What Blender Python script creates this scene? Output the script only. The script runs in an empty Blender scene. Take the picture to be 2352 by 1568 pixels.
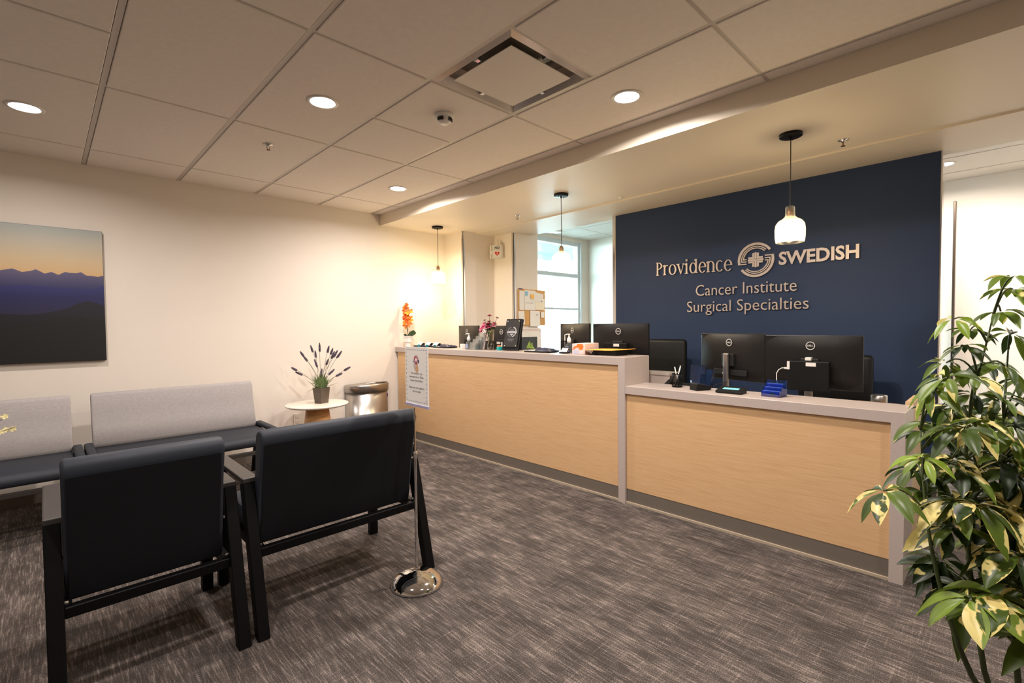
import bpy, bmesh, math, random
from mathutils import Vector, Matrix
C = bpy.context.scene.collection
sc = bpy.context.scene
PI = math.pi
# ------------------------------------------------------------------ camera
cd = bpy.data.cameras.new('camera'); cam = bpy.data.objects.new('camera', cd); C.objects.link(cam)
YAW, PITCH, ROLL = math.radians(44.2406), math.radians(-1.8716), math.radians(-0.5773)
fw = Vector((math.sin(YAW)*math.cos(PITCH), math.cos(YAW)*math.cos(PITCH), math.sin(PITCH)))
r0 = Vector((math.cos(YAW), -math.sin(YAW), 0)); u0 = r0.cross(fw)
rt = math.cos(ROLL)*r0 + math.sin(ROLL)*u0; up = -math.sin(ROLL)*r0 + math.cos(ROLL)*u0
M = Matrix((rt, up, -fw)).transposed().to_4x4(); M.translation = Vector((-0.2614, -5.0191, 1.2851))
cam.matrix_world = M
cd.sensor_width = 36; cd.lens = 1104.04/2352*36; cd.clip_start = 0.02; cd.clip_end = 100
sc.camera = cam
# ------------------------------------------------------------------ world, view
w = bpy.data.worlds.new('world'); sc.world = w; w.use_nodes = True
bg = w.node_tree.nodes['Background']; bg.inputs[0].default_value = (0.62, 0.93, 1.0, 1); bg.inputs[1].default_value = 95.0
sc.view_settings.view_transform = 'Standard'; sc.view_settings.look = 'None'
sc.view_settings.gamma = 1; sc.view_settings.use_curve_mapping = False
sc.view_settings.exposure = 0.2
sc.cycles.use_denoising = True
sc.cycles.max_bounces = 10; sc.cycles.diffuse_bounces = 5; sc.cycles.transparent_max_bounces = 16
sc.cycles.sample_clamp_indirect = 4; sc.cycles.caustics_refractive = False; sc.cycles.caustics_reflective = False
DOWN_W = 14.0; PEND_W = 11.0
WARM = (1.0, 0.90, 0.84); PWARM = (1.0, 0.82, 0.52)

# ------------------------------------------------------------------ materials
def s2l(c):
    return tuple(((v/255)/12.92 if v/255 <= 0.04045 else ((v/255+0.055)/1.055)**2.4) for v in c)
MATS = {}
def mat(name, rgb=(200,200,200), rough=0.5, metal=0.0, var=0.0, vscale=8.0, stretch=(1,1,1), bump=0.0, bscale=200.0,
        emit=None, estr=0.0, trans=0.0, spec=0.5, alpha=None, sheen=0.0, coat=0.0):
    if name in MATS: return MATS[name]
    m = bpy.data.materials.new(name); m.use_nodes = True; nt = m.node_tree; n = nt.nodes; L = nt.links
    b = n['Principled BSDF']; col = (*s2l(rgb), 1)
    b.inputs['Base Color'].default_value = col; b.inputs['Roughness'].default_value = rough
    b.inputs['Metallic'].default_value = metal; b.inputs['Specular IOR Level'].default_value = spec
    b.inputs['Transmission Weight'].default_value = trans
    if sheen: b.inputs['Sheen Weight'].default_value = sheen
    if coat: b.inputs['Coat Weight'].default_value = coat
    if alpha is not None: b.inputs['Alpha'].default_value = alpha
    if emit: b.inputs['Emission Color'].default_value = (*emit, 1); b.inputs['Emission Strength'].default_value = estr
    tc = n.new('ShaderNodeTexCoord'); mp = n.new('ShaderNodeMapping'); mp.inputs['Scale'].default_value = stretch
    L.new(tc.outputs['Object'], mp.inputs[0])
    nz = n.new('ShaderNodeTexNoise'); nz.inputs['Scale'].default_value = vscale; nz.inputs['Detail'].default_value = 4
    L.new(mp.outputs[0], nz.inputs['Vector'])
    if var > 0:
        mx = n.new('ShaderNodeMix'); mx.data_type = 'RGBA'
        mx.inputs['A'].default_value = tuple(v*(1-var) for v in col[:3]) + (1,)
        mx.inputs['B'].default_value = tuple(min(1, v*(1+var)) for v in col[:3]) + (1,)
        rmp = n.new('ShaderNodeMapRange'); rmp.inputs[1].default_value = 0.32; rmp.inputs[2].default_value = 0.68
        L.new(nz.outputs['Fac'], rmp.inputs[0]); L.new(rmp.outputs[0], mx.inputs['Factor'])
        L.new(mx.outputs['Result'], b.inputs['Base Color'])
    if bump > 0:
        n2 = n.new('ShaderNodeTexNoise'); n2.inputs['Scale'].default_value = bscale; n2.inputs['Detail'].default_value = 3
        L.new(mp.outputs[0], n2.inputs['Vector'])
        bp = n.new('ShaderNodeBump'); bp.inputs['Strength'].default_value = bump; bp.inputs['Distance'].default_value = 0.003
        L.new(n2.outputs['Fac'], bp.inputs['Height']); L.new(bp.outputs[0], b.inputs['Normal'])
    MATS[name] = m; return m
def thin_glass(name, tint=(255,255,255), glow=0.0, rough=0.02, base=0.04):
    if name in MATS: return MATS[name]
    m = bpy.data.materials.new(name); m.use_nodes = True; nt = m.node_tree; n = nt.nodes; L = nt.links
    n.remove(n['Principled BSDF']); out = n['Material Output']
    tr = n.new('ShaderNodeBsdfTransparent'); tr.inputs[0].default_value = (*s2l(tint), 1)
    gl = n.new('ShaderNodeBsdfGlossy'); gl.inputs['Roughness'].default_value = rough
    lw = n.new('ShaderNodeLayerWeight'); lw.inputs[0].default_value = 0.25
    mr = n.new('ShaderNodeMapRange'); mr.inputs[3].default_value = base; mr.inputs[4].default_value = 0.6
    L.new(lw.outputs['Fresnel'], mr.inputs[0])
    mix = n.new('ShaderNodeMixShader'); L.new(mr.outputs[0], mix.inputs[0]); L.new(tr.outputs[0], mix.inputs[1]); L.new(gl.outputs[0], mix.inputs[2])
    last = mix
    if glow:
        tl = n.new('ShaderNodeBsdfTranslucent'); tl.inputs[0].default_value = (*s2l(tint), 1)
        m2 = n.new('ShaderNodeMixShader'); m2.inputs[0].default_value = glow
        L.new(mix.outputs[0], m2.inputs[1]); L.new(tl.outputs[0], m2.inputs[2]); last = m2
    L.new(last.outputs[0], out.inputs[0]); MATS[name] = m; return m
def carpet_mat():
    m = bpy.data.materials.new('carpet'); m.use_nodes = True; nt = m.node_tree; n = nt.nodes; L = nt.links; b = n['Principled BSDF']
    b.inputs['Roughness'].default_value = 0.95; b.inputs['Specular IOR Level'].default_value = 0.15
    tc = n.new('ShaderNodeTexCoord')
    def noise(scale, sx, sy, det=2, loc=0):
        mp = n.new('ShaderNodeMapping'); mp.inputs['Scale'].default_value = (sx, sy, 1); mp.inputs['Location'].default_value = (loc, loc*1.7, 0)
        L.new(tc.outputs['Object'], mp.inputs[0]); z = n.new('ShaderNodeTexNoise'); z.inputs['Scale'].default_value = scale
        z.inputs['Detail'].default_value = det; L.new(mp.outputs[0], z.inputs['Vector']); return z.outputs['Fac']
    def mr(src, a, bb, c=0, d=1):
        r = n.new('ShaderNodeMapRange'); r.inputs[1].default_value = a; r.inputs[2].default_value = bb
        r.inputs[3].default_value = c; r.inputs[4].default_value = d; L.new(src, r.inputs[0]); return r.outputs[0]
    def op(o, a, bb):
        r = n.new('ShaderNodeMath'); r.operation = o
        for i, v in enumerate((a, bb)):
            if isinstance(v, (int, float)): r.inputs[i].default_value = v
            else: L.new(v, r.inputs[i])
        return r.outputs[0]
    s1 = mr(noise(1, 150, 10.0), 0.47, 0.70)        # streaks along y
    s2 = mr(noise(1, 5.0, 120, 2, 5), 0.55, 0.74)  # cross streaks
    s3 = mr(noise(1, 30, 2.2, 2, 9), 0.40, 0.62)
    blk = mr(noise(1, 7, 5, 2, 3), 0.35, 0.65)
    fine = mr(noise(260, 1, 1, 2), 0.32, 0.68)
    v = op('ADD', op('MULTIPLY', s1, 0.32), op('MULTIPLY', s2, 0.16))
    v = op('ADD', v, op('MULTIPLY', s3, 0.13)); v = op('ADD', v, op('MULTIPLY', blk, 0.17)); v = op('ADD', v, op('MULTIPLY', fine, 0.42))
    cr = n.new('ShaderNodeValToRGB'); L.new(v, cr.inputs[0])
    cr.color_ramp.elements[0].position = 0.12; cr.color_ramp.elements[0].color = (*s2l((50,46,44)), 1)
    cr.color_ramp.elements[1].position = 0.88; cr.color_ramp.elements[1].color = (*s2l((154,141,134)), 1)
    e = cr.color_ramp.elements.new(0.48); e.color = (*s2l((87,80,76)), 1)
    L.new(cr.outputs[0], b.inputs['Base Color'])
    bp = n.new('ShaderNodeBump'); bp.inputs['Strength'].default_value = 0.5; bp.inputs['Distance'].default_value = 0.003
    L.new(fine, bp.inputs['Height']); L.new(bp.outputs[0], b.inputs['Normal'])
    return m
def wood_mat(name, rgb, dark, sx=(60, 3, 110)):
    if name in MATS: return MATS[name]
    m = bpy.data.materials.new(name); m.use_nodes = True; nt = m.node_tree; n = nt.nodes; L = nt.links; b = n['Principled BSDF']
    b.inputs['Roughness'].default_value = 0.42
    tc = n.new('ShaderNodeTexCoord'); mp = n.new('ShaderNodeMapping'); mp.inputs['Scale'].default_value = sx
    L.new(tc.outputs['Object'], mp.inputs[0]); z = n.new('ShaderNodeTexNoise'); z.inputs['Scale'].default_value = 1; z.inputs['Detail'].default_value = 5
    z.inputs['Roughness'].default_value = 0.65
    L.new(mp.outputs[0], z.inputs['Vector']); cr = n.new('ShaderNodeValToRGB'); L.new(z.outputs['Fac'], cr.inputs[0])
    cr.color_ramp.elements[0].position = 0.30; cr.color_ramp.elements[0].color = (*s2l(dark), 1)
    cr.color_ramp.elements[1].position = 0.56; cr.color_ramp.elements[1].color = (*s2l(rgb), 1)
    L.new(cr.outputs[0], b.inputs['Base Color']); MATS[name] = m; return m
def ramp_mat(name, stops, axis=2, lo=0.0, hi=1.0, rough=0.45):
    """colour stops of a printed picture along one object axis"""
    m = bpy.data.materials.new(name); m.use_nodes = True; nt = m.node_tree; n = nt.nodes; L = nt.links; b = n['Principled BSDF']
    b.inputs['Roughness'].default_value = rough
    tc = n.new('ShaderNodeTexCoord'); sx = n.new('ShaderNodeSeparateXYZ'); L.new(tc.outputs['Object'], sx.inputs[0])
    mr = n.new('ShaderNodeMapRange'); mr.inputs[1].default_value = lo; mr.inputs[2].default_value = hi; L.new(sx.outputs[axis], mr.inputs[0])
    cr = n.new('ShaderNodeValToRGB'); L.new(mr.outputs[0], cr.inputs[0]); E = cr.color_ramp.elements
    E[0].position = stops[0][0]; E[0].color = (*s2l(stops[0][1]), 1); E[1].position = stops[-1][0]; E[1].color = (*s2l(stops[-1][1]), 1)
    for p, c in stops[1:-1]: e = E.new(p); e.color = (*s2l(c), 1)
    L.new(cr.outputs[0], b.inputs['Base Color']); return m

m_wall = mat('cream_wall_paint', (234,226,216), 0.75, var=0.012, vscale=2, bump=0.08, bscale=220, spec=0.25)
m_navy = mat('navy_wall_paint', (39,55,86), 0.62, var=0.02, vscale=2, bump=0.08, bscale=220, spec=0.3)
m_tile = mat('ceiling_tile', (236,228,220), 0.9, var=0.02, vscale=30, bump=0.18, bscale=260, spec=0.1)
m_grid = mat('ceiling_grid', (206,198,190), 0.5, spec=0.4)
m_soffit = mat('soffit_paint', (228,217,200), 0.42, var=0.01, vscale=1.5, spec=0.45)
m_carpet = carpet_mat()
m_lam = wood_mat('rift_oak_laminate', (219,181,136), (205,162,116), (120, 5, 210))
m_stone = mat('quartz_counter', (187,174,167), 0.28, var=0.05, vscale=120, spec=0.5)
m_base = mat('vinyl_base', (112,103,94), 0.5)
m_cove = mat('cove_edge', (178,163,142), 0.5)
m_chrome = mat('chrome', (225,225,225), 0.07, 1.0)
m_steel = mat('brushed_steel', (188,184,180), 0.3, 1.0, var=0.12, vscale=1, stretch=(160,160,2))
m_black = mat('black_plastic', (15,15,16), 0.5, var=0.05, spec=0.3)
m_blackm = mat('black_metal', (5,5,6), 0.55, spec=0.15)
m_vinyl = mat('navy_vinyl', (38,43,52), 0.6, var=0.05, vscale=14, bump=0.12, bscale=500, spec=0.35)
m_vinylb = mat('shaded_back_vinyl', (17,19,23), 0.7, var=0.08, vscale=6, bump=0.1, bscale=300, spec=0.2)  # chair vinyl with the unlit rear side's shade put into its colour
m_gfab = mat('grey_weave', (168,163,163), 0.85, var=0.07, vscale=60, stretch=(1,1,2.5), bump=0.2, bscale=400, spec=0.2)
m_armw = mat('dark_arm_laminate', (54,50,47), 0.4, var=0.08, vscale=30, stretch=(1,0.1,1))
m_white = mat('white_plastic', (232,230,226), 0.4)
m_paper = mat('white_paper', (238,235,230), 0.8, spec=0.2)
m_letter = mat('brushed_letter_metal', (186,174,168), 0.42, 0.35, var=0.05, vscale=40)
m_ink = mat('grey_ink', (96,92,94), 0.7)
m_dark = mat('near_black', (12,12,13), 0.6)
m_green = mat('leaf_green', (52,84,38), 0.5, var=0.3, vscale=20)
m_glass = thin_glass('clear_glass')
m_acry = thin_glass('clear_acrylic', (247,250,251), base=0.03)
m_label = mat('sticker_white', (226,222,216), 0.6)

# ------------------------------------------------------------------ mesh helpers
def B(): return bmesh.new()
def _xf(verts, mtx):
    if mtx is not None:
        for v in verts: v.co = mtx @ v.co
def box(bm, x0, x1, y0, y1, z0, z1, mi=0, bev=0.0, seg=2, mtx=None):
    r = bmesh.ops.create_cube(bm, size=1); vs = r['verts']
    for v in vs: v.co = Vector(((x0+x1)/2 + v.co.x*(x1-x0), (y0+y1)/2 + v.co.y*(y1-y0), (z0+z1)/2 + v.co.z*(z1-z0)))
    fs = set(f for v in vs for f in v.link_faces)
    if bev > 0:
        es = list(set(e for v in vs for e in v.link_edges))
        o = bmesh.ops.bevel(bm, geom=es, offset=bev, segments=seg, profile=0.5, affect='EDGES')
        fs = set(f for f in fs if f.is_valid) | set(o['faces'])
    vv = set(v for f in fs for v in f.verts)
    for f in fs: f.material_index = mi
    _xf(vv, mtx); return fs
def lathe(bm, prof, cx=0, cy=0, cz=0, n=24, mi=0, a0=0.0, a1=2*PI, mtx=None, smooth=True, sx=1, sy=1):
    full = abs(a1-a0-2*PI) < 1e-6; k = n if full else n+1; rows = []; new = []
    for r, z in prof:
        row = []
        if r < 1e-6:
            v = bm.verts.new((cx, cy, cz+z)); row = [v]*k; new.append(v)
        else:
            for i in range(k):
                a = a0 + (a1-a0)*i/n; v = bm.verts.new((cx+r*sx*math.cos(a), cy+r*sy*math.sin(a), cz+z)); row.append(v); new.append(v)
        rows.append(row)
    for i in range(len(rows)-1):
        A, D = rows[i], rows[i+1]
        for j in range(n if full else n):
            jj = (j+1) % k
            q = []
            for v in (A[j], A[jj], D[jj], D[j]):
                if v not in q: q.append(v)
            if len(q) >= 3:
                try: f = bm.faces.new(q); f.material_index = mi; f.smooth = smooth
                except ValueError: pass
    _xf(new, mtx); return new
def cyl(bm, cx, cy, z0, z1, r, n=20, mi=0, mtx=None):
    return lathe(bm, [(0,z0),(r,z0),(r,z1),(0,z1)], cx, cy, 0, n, mi, mtx=mtx, smooth=False)
def tube(bm, pts, r, n=8, mi=0, cap=True):
    pts = [Vector(p) for p in pts]; rows = []
    rr = r if isinstance(r, (list, tuple)) else [r]*len(pts)
    ref = None
    for i, p in enumerate(pts):
        d = (pts[min(i+1, len(pts)-1)] - pts[max(i-1, 0)]).normalized()
        if ref is None: ref = Vector((0,0,1)) if abs(d.z) < 0.9 else Vector((1,0,0))
        a = d.cross(ref).normalized(); b = a.cross(d).normalized(); ref = b
        rows.append([bm.verts.new(p + rr[i]*(math.cos(2*PI*j/n)*a + math.sin(2*PI*j/n)*b)) for j in range(n)])
    for i in range(len(rows)-1):
        for j in range(n):
            f = bm.faces.new((rows[i][j], rows[i][(j+1)%n], rows[i+1][(j+1)%n], rows[i+1][j])); f.smooth = True; f.material_index = mi
    if cap:
        for R in (rows[0][::-1], rows[-1]):
            f = bm.faces.new(R); f.material_index = mi
_pk = [0]
def prism(bm, pts, h, mtx=None, mi=0):
    _pk[0] += 1; h = h*(1 + 0.012*(_pk[0] % 9))
    """polygon pts (2-D, local xy) extruded from z=0 to h"""
    a = [bm.verts.new((p[0], p[1], 0)) for p in pts]; b = [bm.verts.new((p[0], p[1], h)) for p in pts]
    fs = [bm.faces.new(a[::-1]), bm.faces.new(b)]; n = len(pts)
    for i in range(n): fs.append(bm.faces.new((a[i], a[(i+1)%n], b[(i+1)%n], b[i])))
    for f in fs: f.material_index = mi
    _xf(a+b, mtx)
def obj(name, bm, mats, parent=None, loc=None, fix=True, smooth=False):
    if fix: bmesh.ops.recalc_face_normals(bm, faces=bm.faces)
    me = bpy.data.meshes.new(name); bm.to_mesh(me); bm.free()
    for m in (mats if isinstance(mats, (list, tuple)) else [mats]): me.materials.append(m)
    o = bpy.data.objects.new(name, me); C.objects.link(o)
    if smooth:
        for p in me.polygons: p.use_smooth = True
    if parent: o.parent = parent
    if loc: o.location = loc
    return o
def thing(name, label, cat, loc=(0,0,0), rotz=0, group=None):
    o = bpy.data.objects.new(name, None); o.empty_display_size = 0.1; C.objects.link(o)
    o.location = loc; o.rotation_euler = (0,0,rotz); o['label'] = label; o['category'] = cat
    if group: o['group'] = group
    return o
def tag(o, label, cat, group=None):
    o['label'] = label; o['category'] = cat
    if group: o['group'] = group
    return o
def struct(name, bm, m):
    o = obj(name, bm, m); o['kind'] = 'structure'; return o
def dup(root, loc, rotz=None, label=None, group=None):
    r = root.copy(); C.objects.link(r); r.location = loc
    if rotz is not None: r.rotation_euler = (0,0,rotz)
    if label: r['label'] = label
    if group: r['group'] = group
    for ch in list(root.children):
        c = ch.copy(); C.objects.link(c); c.parent = r
        for g in list(ch.children):
            d = g.copy(); C.objects.link(d); d.parent = c
    return r
def basis(origin, right, upv):
    r = Vector(right).normalized(); u = Vector(upv).normalized(); n = r.cross(u)
    m = Matrix((r, u, n)).transposed().to_4x4(); m.translation = Vector(origin); return m
def text_bm(s, w=None, h=None, depth=0.002, bold=0.0, align='LEFT', space=1.0):
    """lettering as mesh in local xy, baseline at y=0, scaled to width w and height h"""
    cu = bpy.data.curves.new('lettering', 'FONT'); cu.body = s; cu.size = 1; cu.offset = bold; cu.space_character = space
    cu.resolution_u = 3; cu.align_x = align; cu.extrude = 0.001
    o = bpy.data.objects.new('lettering', cu); C.objects.link(o)
    dg = bpy.context.evaluated_depsgraph_get(); me = bpy.data.meshes.new_from_object(o.evaluated_get(dg))
    bm = B(); bm.from_mesh(me); bpy.data.objects.remove(o); bpy.data.curves.remove(cu); bpy.data.meshes.remove(me)
    xs = [v.co.x for v in bm.verts]; ys = [v.co.y for v in bm.verts]
    fx = w/(max(xs)-min(xs)) if w else 1; fy = h/(max(ys)) if h else fx
    if not w: fx = fy
    x0 = min(xs)
    for v in bm.verts:
        v.co = Vector(((v.co.x-x0)*fx, v.co.y*fy, (v.co.z/0.001*0.5+0.5)*depth))
    return bm
def merge(dst, src, mtx=None, mi=0):
    if mtx is not None:
        for v in src.verts: v.co = mtx @ v.co
    for f in src.faces: f.material_index = mi
    me = bpy.data.meshes.new('tmp'); src.to_mesh(me); src.free(); dst.from_mesh(me); bpy.data.meshes.remove(me)
def scribble(bm, x0, y0, w, h, depth, seed, mtx=None, mi=0):
    """a line of tiny unreadable print: words made of short strokes"""
    rnd = random.Random(seed); x = x0
    while x < x0+w-h*0.6:
        for k in range(rnd.randint(3, 8)):
            if x > x0+w-h*0.5: break
            hh = h*rnd.choice((0.62, 0.62, 0.7, 1.0)); t_ = h*0.16
            rect(bm, x, x+t_, y0, y0+hh, depth, mtx, mi)
            if rnd.random() < 0.6: rect(bm, x, x+h*0.42, y0+rnd.choice((0, hh-t_)), y0+rnd.choice((0, hh-t_))+t_ if False else y0+hh*0.0+t_, depth, mtx, mi)
            if rnd.random() < 0.6: rect(bm, x, x+h*0.42, y0+hh*0.62-t_, y0+hh*0.62, depth, mtx, mi)
            x += h*0.60
        x += h*0.5
def ringseg(bm, cx, cy, ro, ri, a0, a1, h, n=24, mtx=None, ex=1.0, exi=None, mi=0):
    """ring sector prism; ex / exi = x stretch of the outer / inner ellipse; angles in degrees"""
    exi = ex if exi is None else exi
    a0, a1 = math.radians(a0), math.radians(a1)
    for i in range(n):
        p, q = a0+(a1-a0)*i/n, a0+(a1-a0)*(i+1)/n
        prism(bm, [(cx+ro*ex*math.cos(p), cy+ro*math.sin(p)), (cx+ro*ex*math.cos(q), cy+ro*math.sin(q)),
                   (cx+ri*exi*math.cos(q), cy+ri*math.sin(q)), (cx+ri*exi*math.cos(p), cy+ri*math.sin(p))], h, mtx, mi)
def rect(bm, x0, x1, y0, y1, h, mtx=None, mi=0): prism(bm, [(x0,y0),(x1,y0),(x1,y1),(x0,y1)], h, mtx, mi)
random.seed(4)

# ================================================================== ROOM SHELL
ZC, ZS, ZB, ZO = 2.573, 2.444, 2.434, 2.788      # tile ceiling, soffit, beam, office ceiling
XF = 2.531                                        # fascia plane
bm = B(); box(bm, -3.2, 8.0, -8.2, 0.4, -0.1, 0, 0); struct('floor', bm, m_carpet)
bm = B(); box(bm, -3.2, 3.43, 0, 0.15, 0, 3.0, 0)
struct('wall_north', bm, m_wall)
bm = B(); box(bm, 3.43, 3.93, -0.39, 0.21, 0, ZO+0.1); box(bm, 3.93, 4.367, -0.76, 0.21, 0, ZO+0.1)
struct('wall_column', bm, m_wall)
bm = B(); box(bm, -3.35, -3.2, -8.2, 0.15, 0, 3.0); struct('wall_west', bm, m_wall)
bm = B(); box(bm, -3.2, 4.25, -8.35, -8.2, 0, 3.0); box(bm, 4.25, 8.0, -6.35, -6.2, 0, 3.0); struct('wall_south', bm, m_wall)
bm = B(); box(bm, 4.10, 4.25, -8.2, -6.2, 0, 3.0); struct('wall_passage', bm, m_wall)
bm = B(); box(bm, 4.105, 4.235, -4.70, -2.125, 0, ZB+0.2); struct('wall_blue', bm, m_navy)
bm = B(); box(bm, 4.10, 4.24, -2.125, -2.095, 0, ZB+0.2); struct('wall_blue_end', bm, m_wall)
bm = B(); box(bm, 6.75, 6.9, -6.2, 0.4, 0, 3.0); struct('wall_east', bm, m_wall)
# north office wall with window opening x 4.45..6.50, z 0.9..2.70
bm = B(); box(bm, 4.2, 4.6, 0.21, 0.36, 0, 3.0); box(bm, 6.55, 6.95, 0.21, 0.36, 0, 3.0)
box(bm, 4.6, 6.55, 0.21, 0.36, 0, 0.75); box(bm, 4.6, 6.55, 0.21, 0.36, 2.72, 3.0)
struct('wall_office', bm, m_wall)
# steel corner guards
bm = B()
box(bm, 3.425, 3.455, -0.394, -0.388, 0, 2.44); box(bm, 3.425, 3.431, -0.394, -0.36, 0, 2.44)
struct('trim_1', bm, m_chrome)
bm = B(); box(bm, 3.926, 3.955, -0.764, -0.758, 0, 2.44); box(bm, 3.926, 3.932, -0.764, -0.73, 0, 2.44)
struct('trim_2', bm, m_chrome)
bm = B(); box(bm, 4.099, 4.125, -4.706, -4.699, 0, ZB); box(bm, 4.10, 4.24, -4.707, -4.700, 0, ZB); struct('trim_3', bm, m_chrome)
bm = B(); box(bm, 4.096, 4.101, -2.12, -2.09, 0, ZB); struct('trim_4', bm, m_chrome)
# base boards
bm = B(); box(bm, -3.2, 3.425, -0.012, 0, 0, 0.1); struct('baseboard_north', bm, m_base)
bm = B(); box(bm, 6.738, 6.75, -6.2, 0.2, 0, 0.105); struct('baseboard_east', bm, m_base)
bm = B(); box(bm, 4.093, 4.105, -4.70, -2.125, 0, 0.1); struct('baseboard_blue', bm, m_base)
# tile ceiling: one slab of 2x4 ft lay-in tiles, plus the grid
T = 0.6096; b0 = 0.463
XL = [-3.2, -2.438, -1.829, -1.2192, -0.6096, 0.0, T, 2*T, 3*T, 2.427, XF]
XL = [-3.2, -2.438, -1.2192, 0.0, T, 2*T, 3*T, 2.427, XF]
ROW = [0.0, -b0, -(b0+2*T), -(b0+4*T), -(b0+6*T), -(b0+8*T), -(b0+10*T), -(b0+12*T), -8.2]
DL = [(-0.3, -1.07), (0.914, -2.29), (2.13, -3.51), (2.13, -1.07), (-0.3, -3.51), (0.914, -4.73), (2.13, -5.95)]
bmT = B(); bmG = B(); g = 0.012
for i in range(len(XL)-1):
    x0, x1 = XL[i], XL[i+1]; rows = list(ROW)
    if i in (0, 1, 2, 5): rows = sorted(set(rows + [-(b0+3*T)]), reverse=True)
    if i == 5: rows = sorted(set(rows + [-(b0+5*T)]), reverse=True)
    for j in range(len(rows)-1):
        y1, y0 = rows[j], rows[j+1]
        if i == 5 and abs(y1+(b0+4*T)) < 1e-4: continue          # diffuser opening
        ex0 = 0.0 if (i == 0) else g; ex1 = 0.0 if x1 == XF else g
        ey1 = 0.0 if j == 0 else g; ey0 = 0.0 if j == len(rows)-2 else g
        ex0 *= 1.25; ex1 *= 1.25; ey0 *= 0.7; ey1 *= 0.7
        box(bmT, x0+ex0, x1-ex1, y0+ey0, y1-ey1, ZC-0.006, ZC+0.02, bev=0.003, seg=1)
    for y in rows[1:-1]: box(bmG, x0, x1, y-g, y+g, ZC-0.0005, ZC+0.02)
for x in XL[1:-1]: box(bmG, x-g, x+g, -8.2, 0, ZC-0.001, ZC+0.03)
box(bmG, -3.2, XF, -0.022, 0, ZC-0.003, ZC+0.01); box(bmG, XF-0.022, XF, -8.2, 0, ZC-0.003, ZC+0.01)
box(bmT, -3.2, XF, -8.2, 0.0, ZC+0.15, ZC+0.2)
struct('ceiling', bmT, m_tile); struct('trim_5', bmG, m_grid)
# soffit over the desk, beam and office ceiling
bm = B(); box(bm, XF, 3.62, -8.2, 0.0, ZS, ZC+0.25); struct('ceiling_soffit', bm, m_soffit)
bm = B(); box(bm, 3.62, 4.24, -8.2, 0.0, ZB, ZO+0.2); struct('ceiling_beam', bm, m_soffit)
bm = B(); box(bm, 4.24, 6.95, -6.2, 0.3, ZO, ZO+0.1)
for k in range(0, 5):
    x = 6.375 - k*T
    if x > 4.3: box(bm, x-g, x+g, -6.2, 0.21, ZO-0.004, ZO, 1)
for k in range(12):
    y = -0.37 - k*T*2 if k < 6 else None
    if y: box(bm, 4.24, 6.8, y-g, y+g, ZO-0.003, ZO, 1)
struct('ceiling_office', bm, [mat('office_tile', (222,216,208), 0.9, var=0.02, vscale=30), m_grid])
# ---------------------------------------------------------------- window in the office
bm = B(); fr = [(4.6,6.55,2.655,2.72),(4.6,6.55,2.11,2.175),(4.6,6.55,1.55,1.585),(4.6,6.55,0.75,0.82)]
for x0,x1,z0,z1 in fr: box(bm, x0, x1, 0.235, 0.33, z0, z1)
for x in (4.6, 5.20, 6.47): box(bm, x, x+0.06, 0.229, 0.322, 0.752, 2.718)
for x in (6.53,): box(bm, x, x+0.02, 0.20, 0.235, 0.75, 2.72)
wf = struct('window_1', bm, mat('aluminium_frame', (226,234,238), 0.5))
bm = B(); box(bm, 4.6, 6.55, 0.275, 0.281, 0.78, 2.70); obj('window_glass', bm, m_glass, wf)
bm = B(); box(bm, 4.58, 6.56, 0.16, 0.235, 0.73, 0.75); obj('window_sill', bm, m_white, wf)
# canopy outside the window: slatted underside and fascia
bm = B()
for k in range(12): box(bm, 4.0, 8.5, 0.42+k*0.12, 0.42+k*0.12+0.10, 2.80, 2.815)
box(bm, 4.0, 8.5, 1.86, 1.92, 2.68, 2.92); box(bm, 4.0, 8.5, 0.4, 1.9, 2.84, 2.9)
tag(obj('entrance_canopy', bm, mat('teal_canopy', (34,52,54), 0.7)), 'teal slatted canopy outside the office window', 'canopy')
bm = B(); box(bm, -20, 30, 0.45, 40, -0.12, -0.02); struct('ground', bm, mat('asphalt', (122,122,120), 0.9, var=0.1, vscale=3))
# door frame at the far right end of the passage
bm = B(); box(bm, 6.70, 6.75, -4.634, -4.612, 0, 2.56, bev=0.004); box(bm, 6.685, 6.70, -4.632, -4.614, 0.72, 1.05, 1)
dj = struct('trim_6', bm, [mat('bronze_jamb', (86,74,64), 0.35, 0.6), m_dark])

# ================================================================== RECEPTION DESK
XC = 2.70
ct = thing('reception_counter', 'long pale wood reception counter with grey quartz top, high at left, low at right', 'counter')
LM = Matrix(((0,0,1,XC),(1,0,0,0),(0,1,0,0),(0,0,0,1)))     # local x,y -> world y,z, extruded along x
def waterfall(ya, yb, zt, dep, th=0.055):
    bm = B(); a = [bm.verts.new(LM @ Vector((p[0], p[1], 0))) for p in ((ya,zt),(yb,zt),(yb,zt-th),(ya+th+0.001,zt-th),(ya+th+0.001,0),(ya,0))]
    b = [bm.verts.new(v.co + Vector((dep,0,0))) for v in a]; n = len(a)
    bm.faces.new(a); bm.faces.new(b[::-1])
    for i in range(n): bm.faces.new((a[i], a[(i+1)%n], b[(i+1)%n], b[i]))
    bmesh.ops.bevel(bm, geom=[e for e in bm.edges if abs(e.verts[0].co.z-zt) < 1e-5 and abs(e.verts[1].co.z-zt) < 1e-5], offset=0.002, segments=1, affect='EDGES')
    obj('counter_top', bm, m_stone, ct)
waterfall(-3.128, -0.004, 1.050, 0.335); waterfall(-4.690, -3.130, 0.847, 0.295)
bm = B(); box(bm, XC+0.018, XC+0.04, -3.071, -0.03, 0.105, 0.9945); obj('front_panel', bm, m_lam, ct)
bm = B(); box(bm, XC+0.018, XC+0.04, -4.633, -3.130, 0.105, 0.7915); obj('front_panel', bm, m_lam, ct)
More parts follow.
